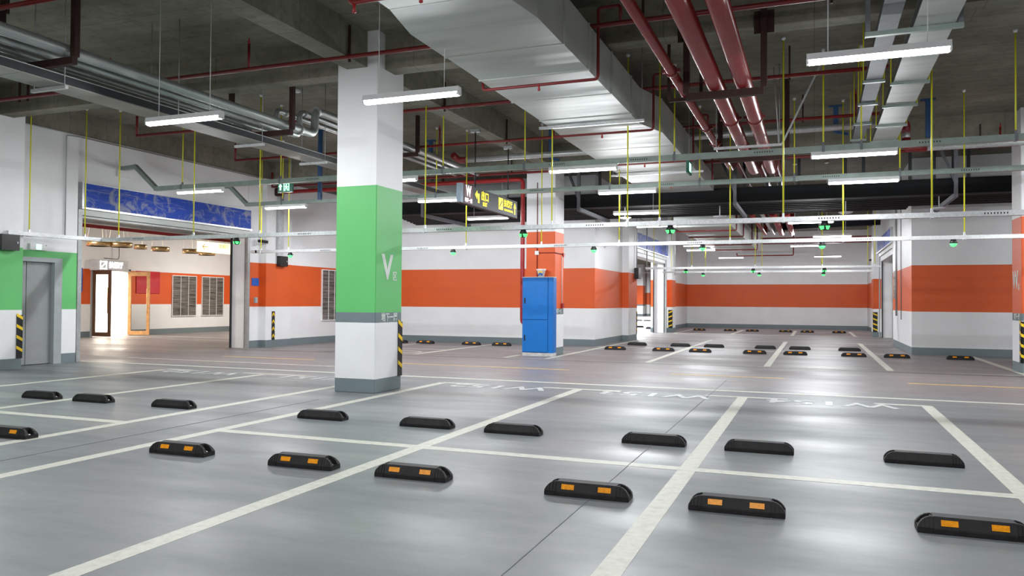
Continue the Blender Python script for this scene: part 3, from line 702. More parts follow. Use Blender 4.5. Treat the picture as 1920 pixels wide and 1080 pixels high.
def strut(x0, x1, y, z, label, xr=None):
    s = empty('strut_hanger', ((x0+x1)/2, y, z)); L = (x1-x0)/2
    MB().box(-L, L, -.02, .02, -.025, .015).build('strut', 'galvanised', s)
    for t in (-1, 1): MB().tube([(t*(L-.04), 0, 0), (t*(L-.04), 0, SLAB-z)], .007, 6).build('drop_rod', 'galvanised_dull', s)
    tag(s, label, 'pipe support', 'strut hangers under the ducts'); return s
strut(-4.12, -2.42, 11.8, 4.145, 'galvanised strut under the large air duct above the orange column')
strut(-4.2, -2.2, 16.9, 4.165, 'strut under the far part of the large air duct')
# duct beyond the black pipes
e = empty('air_duct', (-3.2, 30, 3.7)); tag(e, 'far section of white air duct beyond the black pipes', 'duct')
for a, b_ in ((24.2, 27), (27, 30), (30, 33), (33, 36)): MB().box(-.85, .87, a-30+.005, b_-30-.005, -.02, .6).build('duct_section', 'duct_sheet', e)
# ================================================================ left flat duct + silver pipes + brown frames
e = empty('flat_duct', (-8.6, 9, 3.92)); tag(e, 'flat grey duct with a dark side below the silver pipes', 'duct')
for a, b_ in ((-7, 2), (2, 6.2), (6.2, 9.2), (9.2, 12.2), (12.2, 15.5), (15.5, 18.3)):
    MB().box(-.21, .2, a-9+.004, b_-9-.004, 0, .012).build('duct_underside', 'duct_weathered', e)
MB().box(.17, .2, -16, 9.3, .012, .11).build('duct_side', 'black_steel', e); MB().box(-.21, -.18, -16, 9.3, .012, .11).build('duct_side', 'duct_sheet', e)
MB().box(-.21, .2, -16, 9.3, .11, .12).build('duct_lid', 'duct_sheet', e)
for i, y in enumerate((6.75, 8.55, 10.35, 12.1)): strut(-8.95, -8.36, y, 3.895, 'strut under the flat grey duct, ' + ('nearest', 'second', 'third', 'farthest')[i])
px_ = (-8.98, -8.68, -8.38, -8.06)
for i, x in enumerate(px_):
    yend = (10.75, 10.95, 11.1, 11.0)[i]
    e = empty('silver_pipe', (x, 8, 4.22)); rr = (.045, .048, .05, .07)[i]
    path = [(0, -14, 0), (0, yend-8, 0)]
    if i: path = [(0, -14, 0), (0, yend-8+.1*i, 0), (0, yend-8+.1*i, .42), (0, 10.3, .42)]
    MB().tube(path, rr, 16).build('pipe', 'pipe_steel', e)
    for y in (yend-8-.12,) + ((yend-8+.35,) if i else ()): 
        z = 0 if y < yend-8 else .42
        MB().tube([(0, y-.03, z), (0, y+.03, z)], rr+.012, 16).build('coupling', 'galvanised_dull', e)
    tag(e, 'silver steel pipe of the bank at upper left, ' + ('leftmost', 'second from left', 'third from left', 'rightmost and thickest')[i], 'pipe', 'bank of silver pipes')
def ubar(x0, x1, y, z, zt, label, w=.07, mat='brown_steel', plate=False):
    s = empty('pipe_hanger_frame', ((x0+x1)/2, y, z)); L = (x1-x0)/2
    MB().box(-L, L, -w/2, w/2, -w*.6, w*.6).build('crossbar', mat, s)
    for t in (-1, 1):
        MB().box(t*L-w/2, t*L+w/2, -w/2, w/2, w*.6, zt-z).build('post', mat, s)
        if plate: MB().box(t*L-.12, t*L+.12, w/2, w/2+.012, zt-z-.28, zt-z-.0).build('anchor_plate', mat, s)
    tag(s, label, 'hanger frame', 'steel hanger frames for pipes'); return s
ubar(-9.16, -7.93, 6.5, 4.09, SLAB, 'brown steel frame carrying the silver pipes, nearest one')
ubar(-9.16, -7.93, 10.5, 4.09, SLAB, 'brown steel frame carrying the silver pipes just past the concrete beam')
ubar(-9.16, -7.93, 14.8, 4.5, SLAB, 'brown steel frame carrying the raised silver pipes right of the green column')
# ================================================================ red mains
def redmain(x, z, r, y1, label, clamps, lift=True):
    e = empty('red_main_pipe', (x, 8, z))
    path = [(0, -15, 0), (0, y1-8, 0), (0, y1-8+1.2, 4.57-z), (0, 15, 4.57-z)]
    MB().tube(path, r, 24).build('pipe', 'red_pipe_paint', e)
    for y in clamps:
        b = MB(); b.tube([(0, y-8-.035, 0), (0, y-8+.035, 0)], r+.016, 24); b.box(r, r+.05, y-8-.03, y-8+.03, -.02, .02); b.box(-r-.05, -r, y-8-.03, y-8+.03, -.02, .02); b.build('coupling', 'red_small_pipe', e)
    return tag(e, label, 'pipe', 'large red pipes at the upper right')
redmain(-1.17, 4.13, .105, 17.0, 'thick glossy red main pipe, middle one of three', (12.1, 15.2))
redmain(-.83, 4.13, .105, 17.0, 'thick glossy red main pipe, rightmost of three', (12.1, 15.2))
redmain(-1.64, 4.2, .058, 17.0, 'thinner red main pipe, leftmost of three', (9.6, 12.9, 14.2, 15.5), False)
ubar(-1.52, -.58, 10.03, 3.97, 4.98, 'dark brown steel frame bolted to the beam, carrying two red mains', .075, plate=True)
ubar(-1.6, -.45, 14.6, 3.96, SLAB, 'dark brown steel frame carrying two red mains, farther one', .08)
ubar(-1.85, -1.42, 10.65, 4.11, SLAB, 'narrow dark frame carrying the thin red main', .04)
s = strut(-1.6, -.5, 13.6, 3.99, 'galvanised strut bracing the red mains')
MB().bar((.55, 0, 0), (1.15, .1, 1.3), .03).build('brace', 'galvanised', s)
MB().tube([(.5, 0, 0), (.42, 0, 1.3)], .012, 6).build('brace', 'galvanised', s)
for i, (x, r) in enumerate(((-1.75, .07), (-1.45, .06), (-1.15, .1), (-.78, .1))):
    e = empty('red_main_pipe', (x, 28, 4.02)); MB().tube([(0, -4, 0), (0, 3.5, 0), (0, 3.5, 1.3)], r, 14).build('pipe', ('red_pipe_paint', 'galvanised', 'red_pipe_paint', 'red_pipe_paint')[i], e)
    tag(e, 'far pipe beyond the black pipes, ' + ('leftmost red one', 'grey one', 'red one second from right', 'rightmost red one')[i], 'pipe', 'far pipes beyond the black pipes')
# sprinkler lines
def sprinkler(y, z, x0, x1, label, hangers, drops=(), heads=(), riser=None):
    e = empty('sprinkler_line', ((x0+x1)/2, y, z)); cx = e.location.x
    MB().tube([(x0-cx, 0, 0), (x1-cx, 0, 0)], .03, 10).build('pipe', 'red_small_pipe', e)
    for x in hangers: MB().box(x-cx-.014, x-cx+.014, .03, .06, -.06, min(SLAB-z-.08, .48)).build('hanger_strip', 'brown_steel', e)
    for x in heads:
        MB().tube([(x-cx, 0, 0), (x-cx, 0, .38)], .02, 8).build('upright_branch', 'red_small_pipe', e)
        MB().lathe((x-cx, 0, .38), [(.022, 0), (.012, .05), (.005, .09)], 8).build('sprinkler_head', 'red_bright', e)
    if x0 < -12.9: MB().tube([(x0-cx, 0, 0), (x0-cx, 0, .42)], .026, 8).build('upright_branch', 'red_small_pipe', e)
    if riser:
        xr, xl, zb = riser
        MB().tube([(xr+.28-cx, 0, 0), (xr+.28-cx, 0, .22), (xr-cx, 0, .22), (xr-cx, 0, zb-z), (xl-cx, 0, zb-z), (xl-cx, 0, zb-z+.1)], .02, 8).build('duct_branch', 'red_small_pipe', e)
        xm = (xr+xl)/2; MB().lathe((xm-cx, 0, zb-z-.08), [(.006, 0), (.02, .01), (.012, .05), (.022, .08)], 8).build('sprinkler_head', 'red_bright', e)
    return tag(e, label, 'sprinkler pipe', 'thin red sprinkler pipes across the ceiling')
sprinkler(6.2, 4.7, -14.2, -4.2, 'red sprinkler pipe in the top left corner', (-8.7,), (), (), None)
sprinkler(9.35, 4.785, -14.2, 8, 'long red sprinkler pipe passing just in front of the green column', (-12.75, -12.55, -6.13, -1.95, .18), (), (-10.62, -7.85, -4.25), (-2.5, -4.05, 4.12))
sprinkler(12.4, 4.785, -13.3, 1.0, 'red sprinkler pipe under the slab behind the green column', (-6.13, -.35), (), (-4.6,), (-2.4, -4.08, 4.12))
sprinkler(15.4, 4.785, -13.3, 1.6, 'red sprinkler pipe farther along crossing the concrete beam', (-6.13, -.2), (), (-7.7, .7), (-2.2, -4.1, 4.13))
sprinkler(18.45, 4.62, -14.6, 10, 'red sprinkler pipe along the far cross beam', (-7.2, 3.2), (), (3.55,), (-2.2, -4.1, 4.13))
e = empty('sprinkler_branch', (-3.3, 6.2, 4.13)); tag(e, 'short red pipe crossing under the air duct at the top edge', 'sprinkler pipe', 'thin red sprinkler pipes across the ceiling')
MB().tube([(-.75, 0, .12), (-.75, 0, 0), (.8, 0, 0), (.8, 0, .7)], .022, 8).build('pipe', 'red_small_pipe', e)
for x in (-.7, 0): MB().lathe((x, 0, -.1), [(.006, 0), (.022, .01), (.012, .05), (.02, .09)], 8).build('sprinkler_head', 'red_bright', e)
# far branches
for i, (y, z) in enumerate(((25.0, 3.62), (27.6, 3.64), (31.5, 3.64), (34.5, 3.64))):
    e = empty('sprinkler_branch', (-3.2, y, z)); MB().tube([(-.9, 0, 0), (.95, 0, 0), (.95, 0, 1.0)], .022, 8).build('pipe', 'red_small_pipe', e)
    tag(e, 'thin red pipe under the far duct, ' + ('nearest', 'second', 'third', 'farthest')[i], 'sprinkler pipe', 'far red branches under the duct')
e = empty('sprinkler_branch', (-2.2, 42.5, 3.85)); MB().tube([(-1.6, 0, .15), (-1.6, 0, 0), (1.2, 0, 0), (1.2, 0, 1.2)], .03, 8).build('pipe', 'red_small_pipe', e); tag(e, 'thin red pipe loop in front of the far wall', 'sprinkler pipe')
# red riser at the orange column
e = empty('red_riser_pipe', (-7.02, 18.85, .8)); tag(e, 'red riser pipe beside the orange column bending left under the ceiling', 'pipe')
MB().tube([(.22, 0, 0), (0, 0, 0), (0, 0, 3.72), (-7.7, 0, 3.72)], .055, 14).build('pipe', 'red_bright', e)
MB().lathe((-7.7, 0, 3.60), [(.1, 0), (.14, .04), (.14, .2), (.1, .24)], 14).build('end_fitting', 'brown_steel', e)
for x in (-5.2, -2.3): MB().box(x-.03, x+.03, -.03, .03, 3.72, 4.5).build('hanger_strip', 'brown_steel', e)
# silver cross main
e = empty('silver_cross_pipe', (-3, 16.7, 4.86)); tag(e, 'silver pipe running across below the slab behind the large duct, with red elbows', 'pipe')
MB().tube([(-4.7, 0, -.17), (-1.5, 0, -.17), (-1.2, 0, 0), (4.4, 0, 0)], .065, 14).build('pipe', 'galvanised', e)
MB().tube([(4.3, 0, 0), (4.65, 0, 0), (4.65, 0, -.2)], .08, 14).build('elbow', 'red_small_pipe', e)
MB().tube([(4.65, 0, -.15), (4.65, 0, -.36)], .07, 14).build('pipe', 'galvanised', e)
MB().tube([(4.65, 0, -.3), (4.65, 0, -.5), (5.0, 0, -.5)], .08, 14).build('elbow', 'red_small_pipe', e)
MB().tube([(4.9, 0, -.5), (13, 0, -.5)], .07, 14).build('pipe', 'galvanised', e)
MB().tube([(-4.65, 0, -.17), (-4.85, 0, -.17), (-4.9, -.2, -.07)], .075, 14).build('elbow', 'red_small_pipe', e)
def bluehang(x, y, zb, label, hook=True):
    s = empty('blue_bracket', (x, y, SLAB)); L = SLAB-zb
    MB().box(-.045, .045, -.03, .03, -L, -.02).build('post', 'bracket_blue', s); MB().box(-.13, .13, -.04, .04, -.03, 0).build('anchor_plate', 'bracket_blue', s)
    if hook: MB().bar((0, 0, -L+.02), (.22, -.1, -L-.06), .05).build('hook', 'bracket_blue', s)
    tag(s, label, 'bracket', 'blue steel pipe brackets')
bluehang(-8.85, 17.2, 4.72, 'blue bracket on the slab right of the green column')
bluehang(-5.6, 16.85, 4.62, 'blue bracket crossing the silver pipe at the orange column')
bluehang(.4, 16.85, 4.78, 'blue bracket on the slab right of the red mains')
bluehang(2.05, 16.9, 4.58, 'blue bracket post between yellow rods at upper right', False)
bluehang(-10.75, 15.3, 3.7, 'tall blue post above the green exit sign at left', False)
# ================================================================ right twin flat ducts
for x0, x1, z, lab, mt, hh in ((.66, .86, 4.42, 'narrow flat cable duct on straps at upper right', 'steel_grey', .09), (1.0, 1.4, 4.36, 'wide flat cable duct on straps at upper right', 'duct_sheet', .12)):
    e = empty('cable_duct', ((x0+x1)/2, 9, z)); L = (x1-x0)/2
    MB().box(-L, L, -15, 7.4, 0, .015).build('duct_underside', mt, e); MB().box(-L, -L+.02, -15, 7.4, .015, hh).build('duct_side', 'steel_dark_grey', e); MB().box(L-.02, L, -15, 7.4, .015, hh).build('duct_side', 'steel_dark_grey', e)
    MB().box(-L, L, -15, 7.4, hh, hh+.01).build('duct_lid', mt, e)
    for y in (11.7, 13.0, 14.4, 15.8):
        s = MB().box(-L-.04, L+.04, y-9-.03, y-9+.03, -.035, -.0).build('strap', 'trunking_green', e)
        for t in (-1, 1): MB().tube([(t*(L+.03), y-9, 0), (t*(L+.03), y-9, SLAB-z)], .009, 6).build('strap_rod', 'yellow_rod_sleeve', s)
    tag(e, lab, 'cable duct', 'flat cable ducts at the upper right')
e = empty('strut_hanger', (1.0, 9.4, 4.33)); tag(e, 'wide grey strut carrying both flat cable ducts, with posts up to the slab', 'pipe support')
MB().box(-.48, .48, -.03, .03, -.03, .02).build('strut', 'trunking_green', e)
for x in (-.45, .1, .45): MB().box(x-.025, x+.025, -.02, .02, .02, SLAB-4.33).build('post', 'steel_grey', e)
# ================================================================ black insulated bank near the back wall
e = empty('black_duct', (-2, 20.45, 4.06)); tag(e, 'long black insulated duct crossing the hall in front of the orange walls', 'duct')
MB().box(-9.9, 13, -.25, .25, -.16, .2).build('duct', 'black_insulation', e, .04)
for x in (-10.4, -9.7, -5.1, -4.5, -3.4, .35, .9, 1.2, 1.65, 2.7, 3.1, 4.1, 4.6, 5.0, 5.3):
    p = MB().box(x-.035, x+.035, -.03, .03, .2, SLAB-4.06).build('post', 'black_steel', e)
    MB().box(x-.09, x+.09, -.06, .06, SLAB-4.06-.03, SLAB-4.06-.005).build('post_plate', 'black_steel', p)
for i, y in enumerate((20.95, 21.35, 21.75, 22.15, 22.55, 22.95, 23.3)):
    e = empty('black_pipe', (-2, y, 4.07)); 
    b = MB(); b.tube([(-9.9-.1*i, 0, 0), (4.3 if i > 4 else 15.5, 0, 0)], .165, 14); b.build('pipe', 'black_insulation', e)
    tag(e, 'black insulated pipe in the bank below the ceiling, ' + ('nearest', 'second', 'third', 'fourth', 'fifth', 'sixth', 'farthest')[i], 'pipe', 'bank of black insulated pipes')
for i, x in enumerate((-10.6, -5.9, -1.85, 3.0)):
    s = empty('pipe_support', (x, 22, 3.87))
    MB().box(-.04, .04, -1.85, 1.45, -.07, .03).build('crossbar', 'steel_grey', s)
    MB().box(-.04, .04, -1.9, -1.82, -.07, SLAB-3.87).build('post', 'steel_grey', s)
    MB().bar((0, -1.86, .25), (-.45 if i else .45, -1.86, 1.4), .06).build('brace', 'steel_dark_grey', s)
    tag(s, 'grey steel support under the black pipes, ' + ('left of the exit sign board', 'right behind the orange column', 'beside the start of the far duct', 'near the W column')[i], 'pipe support', 'supports of the black pipes')
# far dark items
e = empty('far_black_pipe', (.3, 30.8, 4.3)); MB().tube([(-1.4, 0, 0), (1.9, 0, .1)], .2, 14).build('pipe', 'black_insulation', e); tag(e, 'thick dark pipe above the far right lamps', 'pipe')
e = empty('red_beam', (-.3, 37.9, 4.25)); MB().box(-2.0, 2.9, -.1, .1, -.15, .15).build('beam', 'red_small_pipe', e); tag(e, 'dark red horizontal member high in front of the far wall', 'steel beam')
# dome antennas
for x, y, l in ((-4.72, 20.5, 'white dome hanging below the black pipes near the orange column'), (-2.3, 20.9, 'pale dome on the black pipes by the grey support'),
             (.72, 20.9, 'grey disc hanging below the black pipes at centre right'), (2.72, 20.6, 'pale reddish disc below the black pipes near the W column')):
    e = empty('ceiling_dome', (x, y, 3.62)); MB().lathe((0,0,0), [(.03, -.05), (.11, -.035), (.17, .0), (.17, .008)], 20).build('dome', 'plastic_white' if x < -4 else 'sign_box_grey', e)
    MB().tube([(0,0,.005), (0,0,.28)], .012, 8).build('stem', 'plastic_white', e); tag(e, l, 'ceiling fitting')
# ================================================================ hanging direction sign
e = empty('hanging_sign', (-6.33, 15.0, 3.45)); tag(e, 'long dark hanging sign with W, exit and arrows in yellow', 'sign')
MB().box(-.05, .05, -1.38, 1.5, -.2, .17).build('sign_board', 'sign_grey', e, .004)
MB().box(-.045, .045, -1.52, -1.38, -.2, .17).build('end_panel', 'sign_side', e)
MB().box(.05, .054, -1.38, -.98, -.19, .16).build('zone_panel', 'sign_maroon', e)
MB().box(-.052, .052, -1.52, 1.5, -.215, -.2).build('bottom_trim', 'brown_steel', e)
text('zone_letter', 'W', 'sign_white_glow', e, .30, PX(.056, -1.18, .04), sx=.75, bold=.006)
text('floor_name', '地下一层', 'sign_white_glow', e, .085, PX(.056, -1.18, -.135), bold=.002)
b = MB()
b.prism([(-.86, .03), (-.76, .12), (-.76, .065), (-.65, .065), (-.65, -.12), (-.72, -.12), (-.72, -.0), (-.76, -.0), (-.76, -.05)], 'x', .05, .056)
b.build('turn_arrow', 'sign_yellow_glow', e)
text('exit_characters', '出口', 'sign_yellow_glow', e, .20, PX(.056, -.37, .03), bold=.004)
text('exit_word', 'EXIT', 'sign_yellow_glow', e, .11, PX(.056, -.37, -.12), bold=.002)
b = MB(); b.box(.05, .056, .38, .62, -.12, .13); q = b.build('escalator_symbol', 'sign_yellow_glow', e)
b = MB(); b.bar((.057, .43, -.06), (.057, .57, .08), .004, .03); b.build('symbol_figure', 'sign_grey', q)
text('escalator_characters', '扶梯厅', 'sign_yellow_glow', e, .17, PX(.056, .92, .035), bold=.003)
text('escalator_word', 'ESCALATOR HALL', 'sign_yellow_glow', e, .065, PX(.056, .95, -.1), bold=.001)
MB().prism([(1.31, -.14), (1.31, .0), (1.26, .0), (1.335, .12), (1.41, .0), (1.36, .0), (1.36, -.14)], 'x', .05, .056).build('ahead_arrow', 'sign_yellow_glow', e)
for y in (-.75, 1.05):
    r_ = MB().tube([(0, y, .17), (0, y, 4.8-3.45)], .014, 8).build('hanger_rod', 'black_steel', e)
    MB().box(-.1, .1, y-.04, y+.04, 4.8-3.45-.06, 4.8-3.45).build('ceiling_bracket', 'galvanised_dull', r_)
# green running-man signs
e = empty('exit_sign', (-11.1, 14.5, 3.9)); tag(e, 'small green lit exit sign with an arrow hanging at left', 'sign')
MB().box(-.2, .2, -.02, .02, -.12, .12).build('sign_box', 'sign_green', e)
MB().prism([(-.15, -.07), (-.15, .01), (-.18, .01), (-.13, .08), (-.08, .01), (-.11, .01), (-.11, -.07)], 'y', -.025, -.02).build('arrow', 'exit_glow', e)
b = MB(); b.box(-.04, .11, -.024, -.02, .07, .09); b.box(-.04, -.02, -.024, -.02, -.09, .08); b.box(.09, .11, -.024, -.02, -.09, .08)
b.bar((.03, -.022, .03), (.0, -.022, -.09), .004, .03); b.bar((.03, -.022, -.0), (.07, -.022, -.08), .004, .025); b.box(.015, .05, -.024, -.02, .035, .062); b.bar((-.01, -.022, .02), (.08, -.022, .0), .004, .02)
b.build('running_figure', 'exit_glow', e)
for x in (-.13, .13): MB().tube([(x, 0, .12), (x, 0, SLAB-3.9)], .006, 6).build('chain', 'galvanised_dull', e)
e = empty('exit_sign', (-2.2, 14.85, 3.9)); tag(e, 'tiny green lit exit sign seen at an angle beside the large duct', 'sign')
MB().box(-.02, .02, -.22, .22, -.12, .12).build('sign_box', 'sign_green', e); MB().box(.02, .024, -.1, .12, -.08, .08).build('figure_panel', 'exit_glow', e)
MB().tube([(0, 0, .12), (0, 0, SLAB-3.9)], .006, 6).build('chain', 'galvanised_dull', e)
e = empty('exit_sign', (-14.75, 11.3, 2.4)); tag(e, 'white exit light box with a green glow above the grey door', 'sign')
MB().box(0, .05, -.19, .19, -.065, .065).build('sign_box', 'plastic_white', e, .004); MB().box(.05, .053, -.06, .06, -.055, .055).build('lit_panel', 'exit_soft', e); MB().box(.05, .054, .15, .17, .03, .045).build('test_button', 'black_plastic', e)
# yellow lit sign in the shutter opening
e = empty('hanging_sign', (-17, 18.85, 2.93)); tag(e, 'bright yellow lit sign with a left arrow in the left opening', 'sign')
MB().box(-.05, .05, -.7, .7, -.155, .155).build('sign_box', 'panel_yellow_glow', e)
b = MB(); b.bar((.055, -.58, 0), (.055, -.38, 0), .004, .02); b.bar((.055, -.58, 0), (.055, -.5, .08), .004, .02); b.bar((.055, -.58, 0), (.055, -.5, -.08), .004, .02); b.build('arrow', 'hazard_yellow', e)
text('escalator_characters', '扶梯厅', 'hazard_yellow', e, .15, PX(.055, .32, .05))
for y in (-.3, .5): MB().tube([(0, y, .15), (0, y, SLAB-2.93)], .012, 6).build('hanger_rod', 'galvanised', e)
# ================================================================ left wall fittings
def wbox(name, x, y, z, w, h, d, mat, label, cat):
    e = empty(name, (x, y, z)); MB().box(0, d, -w/2, w/2, -h/2, h/2).build('casing', mat, e, .004)
    tag(e, label, cat); return e
e = wbox('control_box', -14.27, 10.3, 2.41, .36, .3, .13, 'black_plastic', 'black control box on the green wall at the left edge', 'box')
MB().box(.13, .14, .12, .14, -.02, .02).build('latch', 'galvanised', e)
e = wbox('control_box', -14.72, 19.03, 2.5, .36, .3, .13, 'black_plastic', 'black control box above the orange wall with a conduit', 'box')
MB().box(.13, .14, .12, .14, -.02, .02).build('latch', 'galvanised', e); MB().tube([(.05, 0, .15), (.05, 0, 2.3)], .015, 8).build('conduit', 'galvanised', e)
e = wbox('control_box', -6.12, 28.3, 2.42, .4, .4, .16, 'black_plastic', 'black box high at the edge of the far left doorway', 'box')
MB().tube([(.05, 0, .2), (.05, 0, 2.8)], .02, 8).build('conduit', 'galvanised', e)
e = wbox('junction_box', -14.75, 17.95, 1.35, .1, .16, .06, 'frame_grey', 'small grey switch box at the edge of the left opening', 'switch')
tag(MB().box(-14.9, -14.885, 17.98, 18.28, 1.76, 1.98).build('wall_sign', 'sign_blue'), 'small square blue sign on the orange wall beside the left opening', 'sign')
e = empty('wall_duct_riser', (-14.7, 19.0, 3.7)); tag(e, 'shiny vertical cable riser on the wall above the black box', 'cable riser')
MB().box(0, .08, -.17, .03, -1.05, 1.6).build('riser', 'galvanised', e)
# louvred vents
def vent(x, y0, y1, z0, z1, label, cols=3):
    e = empty('wall_vent', (x, (y0+y1)/2, z0)); L = (y1-y0)/2; h = z1-z0
    MB().box(0, .02, -L, L, 0, h).build('louvres', 'louvre_slats', e)
    s = MB(); n = 26
    for k in range(n): s.hexa([(.02, -L+.03, h*(k+.2)/n), (.035, -L+.03, h*(k+.1)/n), (.035, L-.03, h*(k+.1)/n), (.02, L-.03, h*(k+.2)/n), (.02, -L+.03, h*(k+.6)/n), (.035, -L+.03, h*(k+.3)/n), (.035, L-.03, h*(k+.3)/n), (.02, L-.03, h*(k+.6)/n)])
    s.build('slats', 'louvre_slats', e)
    f = MB(); f.box(0, .045, -L-.03, -L, -.03, h+.03); f.box(0, .045, L, L+.03, -.03, h+.03); f.box(0, .045, -L, L, -.03, 0); f.box(0, .045, -L, L, h, h+.03)
    for k in range(1, cols): f.box(.03, .045, -L+2*L*k/cols-.01, -L+2*L*k/cols+.01, 0, h)
    f.build('frame', 'plastic_white', e)
    tag(e, label, 'vent', 'louvred wall vents')
vent(-24, 24.24, 25.5, .7, 2.3, 'louvred vent on the lobby wall, nearer the glass doors')
vent(-24, 25.86, 27.1, .7, 2.3, 'louvred vent on the lobby wall, farther from the glass doors')
vent(-14.82, 21.25, 22.6, .73, 2.33, 'louvred vent on the orange wall cut off by the green column', 4)
# lobby: posters, sign, doors, rings
tag(MB().box(-24, -23.97, 22.44, 23.58, 1.58, 2.43).build('poster', 'poster_red'), 'plain red poster on the orange lobby wall behind the open door', 'poster')
e = empty('poster', (-24, 19.85, 2.02)); MB().box(0, .03, -.25, .25, -.42, .42).build('board', 'sign_blue', e); tag(e, 'sliver of a dark blue poster at the left end of the lobby wall', 'poster')
e = empty('door_sign', (-23.85, 21.15, 2.57)); tag(e, 'grey box sign with glowing white letters above the glass doors', 'sign')
MB().box(-.14, .05, -.75, .75, -.2, .2).build('sign_box', 'sign_box_grey', e)
s = MB(); s.box(.05, .06, -.48, -.2, .11, .14).box(.05, .06, -.48, -.2, -.14, -.11).box(.05, .06, -.48, -.45, -.14, .14).box(.05, .06, -.23, -.2, -.14, .14).bar((.055, -.42, -.07), (.055, -.26, .08), .01, .03); s.build('symbol', 'lobby_letters_glow', e)
text('sign_characters', '扶梯厅', 'lobby_letters_glow', e, .24, PX(.055, .2, 0), sx=.85, bold=.006)
MB().tube([(.02, -.3, .25), (.02, .3, .24), (.02, .35, .3), (.02, .35, .75)], .012, 6).build('cable', 'black_plastic', e)
def glass_leaf(hy, ang, dark, label):
    e = empty('glass_door', (-23.98, hy, 0), ang); tag(e, label, 'door', 'wood framed glass doors')
    m_ = 'dark_walnut' if dark else 'oak'; w_ = .8
    f = MB(); f.box(0, w_, -.025, .025, .02, .17); f.box(0, w_, -.025, .025, 2.22, 2.38); f.box(0, .11, -.025, .025, .17, 2.22); f.box(w_-.11, w_, -.025, .025, .17, 2.22); f.build('wooden_frame', m_, e)
    MB().box(.11, w_-.11, -.006, .006, .17, 2.22).build('glass_pane', 'door_glass', e)
    for s in (-1, 1): MB().tube([(w_-.07, s*.025, .85), (w_-.07, s*.08, .85), (w_-.07, s*.08, 1.75), (w_-.07, s*.025, 1.75)], .013, 8).build('pull_handle', 'brass', e)
glass_leaf(20.54, rad(4), True, 'dark framed glass door leaf open at the left of the bright doorway')
glass_leaf(22.08, rad(22), False, 'light oak framed glass door leaf open at the right of the bright doorway')
f = MB(); f.box(-24.25, -23.97, 20.45, 20.53, 0, 2.46); f.box(-24.25, -23.97, 22.1, 22.17, 0, 2.46); f.box(-24.25, -23.97, 20.45, 22.17, 2.4, 2.47)
struct('door_1', f, 'frame_grey')
for i, (x, y, r) in enumerate(((-21.6, 17.75, .16), (-21.2, 18.35, .36), (-20.9, 18.9, .36), (-21.0, 19.8, .2), (-21.2, 20.85, .3), (-21.05, 22.1, .28), (-21.4, 23.3, .3), (-20.8, 24.4, .3))):
    e = empty('ring_pendant', (x, y, 3.1)); b = MB()
    b.lathe((0,0,0), [(r, -.075), (r, .075), (r-.02, .075), (r-.02, -.075)], 28)
    b.build('brass_ring', 'brass', e)
    MB().lathe((0,0,0), [(r-.021, .03), (r-.035, .03), (r-.035, -.03), (r-.021, -.03)], 28).build('light_strip', 'ring_glow', e)
    for k in range(3): a = k*2.094; MB().tube([((r-.01)*math.cos(a), (r-.01)*math.sin(a), .05), (0, 0, SLAB-3.1)], .004, 5).build('wire', 'plastic_white', e)
    tag(e, 'brass ring pendant in the lobby, ' + ('leftmost small one at the opening edge', 'left one of the overlapping pair', 'right one of the overlapping pair', 'small one after the pair', 'one with visible wires', 'one left of the yellow sign', 'one behind the yellow sign', 'rightmost one')[i], 'pendant lamp', 'brass ring pendants')
# lobby ceiling red pipes
for i, (x, z) in enumerate(((-16.3, 3.13), (-17.3, 3.27), (-18.4, 3.40))):
    e = empty('lobby_red_pipe', (x, 20, z)); MB().tube([(0, -7.5, 0), (0, 9, 0)], .06, 10).build('pipe', 'red_bright', e); MB().box(-.02, .02, -3, -2.96, 0, SLAB-z).build('hanger_strip', 'brown_steel', e); MB().box(-.02, .02, 3, 3.04, 0, SLAB-z).build('hanger_strip', 'brown_steel', e); tag(e, 'red pipe under the lobby ceiling, ' + ('nearest', 'middle', 'farthest')[i], 'pipe', 'red pipes under the lobby ceiling')
for i, (x, z, w_) in enumerate(((-15.85, 3.12, .25), (-16.75, 3.24, .3), (-17.9, 3.36, .35))):
    e = empty('lobby_cable_tray', (x, 20, z)); MB().box(-w_/2, w_/2, -7.5, 9, 0, .07).build('tray', 'galvanised_dull', e)
    for y in (-4, 0, 4): MB().box(-.015, .015, y, y+.03, .07, SLAB-z).build('hanger_rod', 'steel_grey', e)
    tag(e, 'grey tray under the lobby ceiling behind the raised shutter, ' + ('nearest', 'middle', 'farthest')[i], 'cable tray', 'trays under the lobby ceiling')
# cctv cameras
def cctv(x, y, z, rz, label):
    e = empty('security_camera', (x, y, z), rz); MB().box(-.02, 0, -.05, .05, -.09, .03).build('wall_plate', 'plastic_white', e)
    MB().tube([(0, 0, -.05), (.12, 0, -.03), (.15, 0, .02)], .018, 8).build('arm', 'plastic_white', e)
    MB().tube([(.05, 0, .05), (.33, 0, .01)], .04, 12).build('camera_body', 'black_plastic', e); MB().box(.04, .36, -.05, .05, .075, .085).build('sunshade', 'plastic_white', e)
    tag(e, label, 'security camera', 'bullet security cameras')
cctv(-14.87, 18.12, 3.0, .5, 'security camera on the wall right of the left shutter')
cctv(-6.33, 24.6, 3.2, -.6, 'security camera on the white wall right of the orange column')
cctv(-6.78, 38.4, 3.1, -.6, 'small security camera far off beside the far left pier')
cctv(2.6, 38.0, 3.3, math.pi, 'small security camera far off at the right of the far hall')
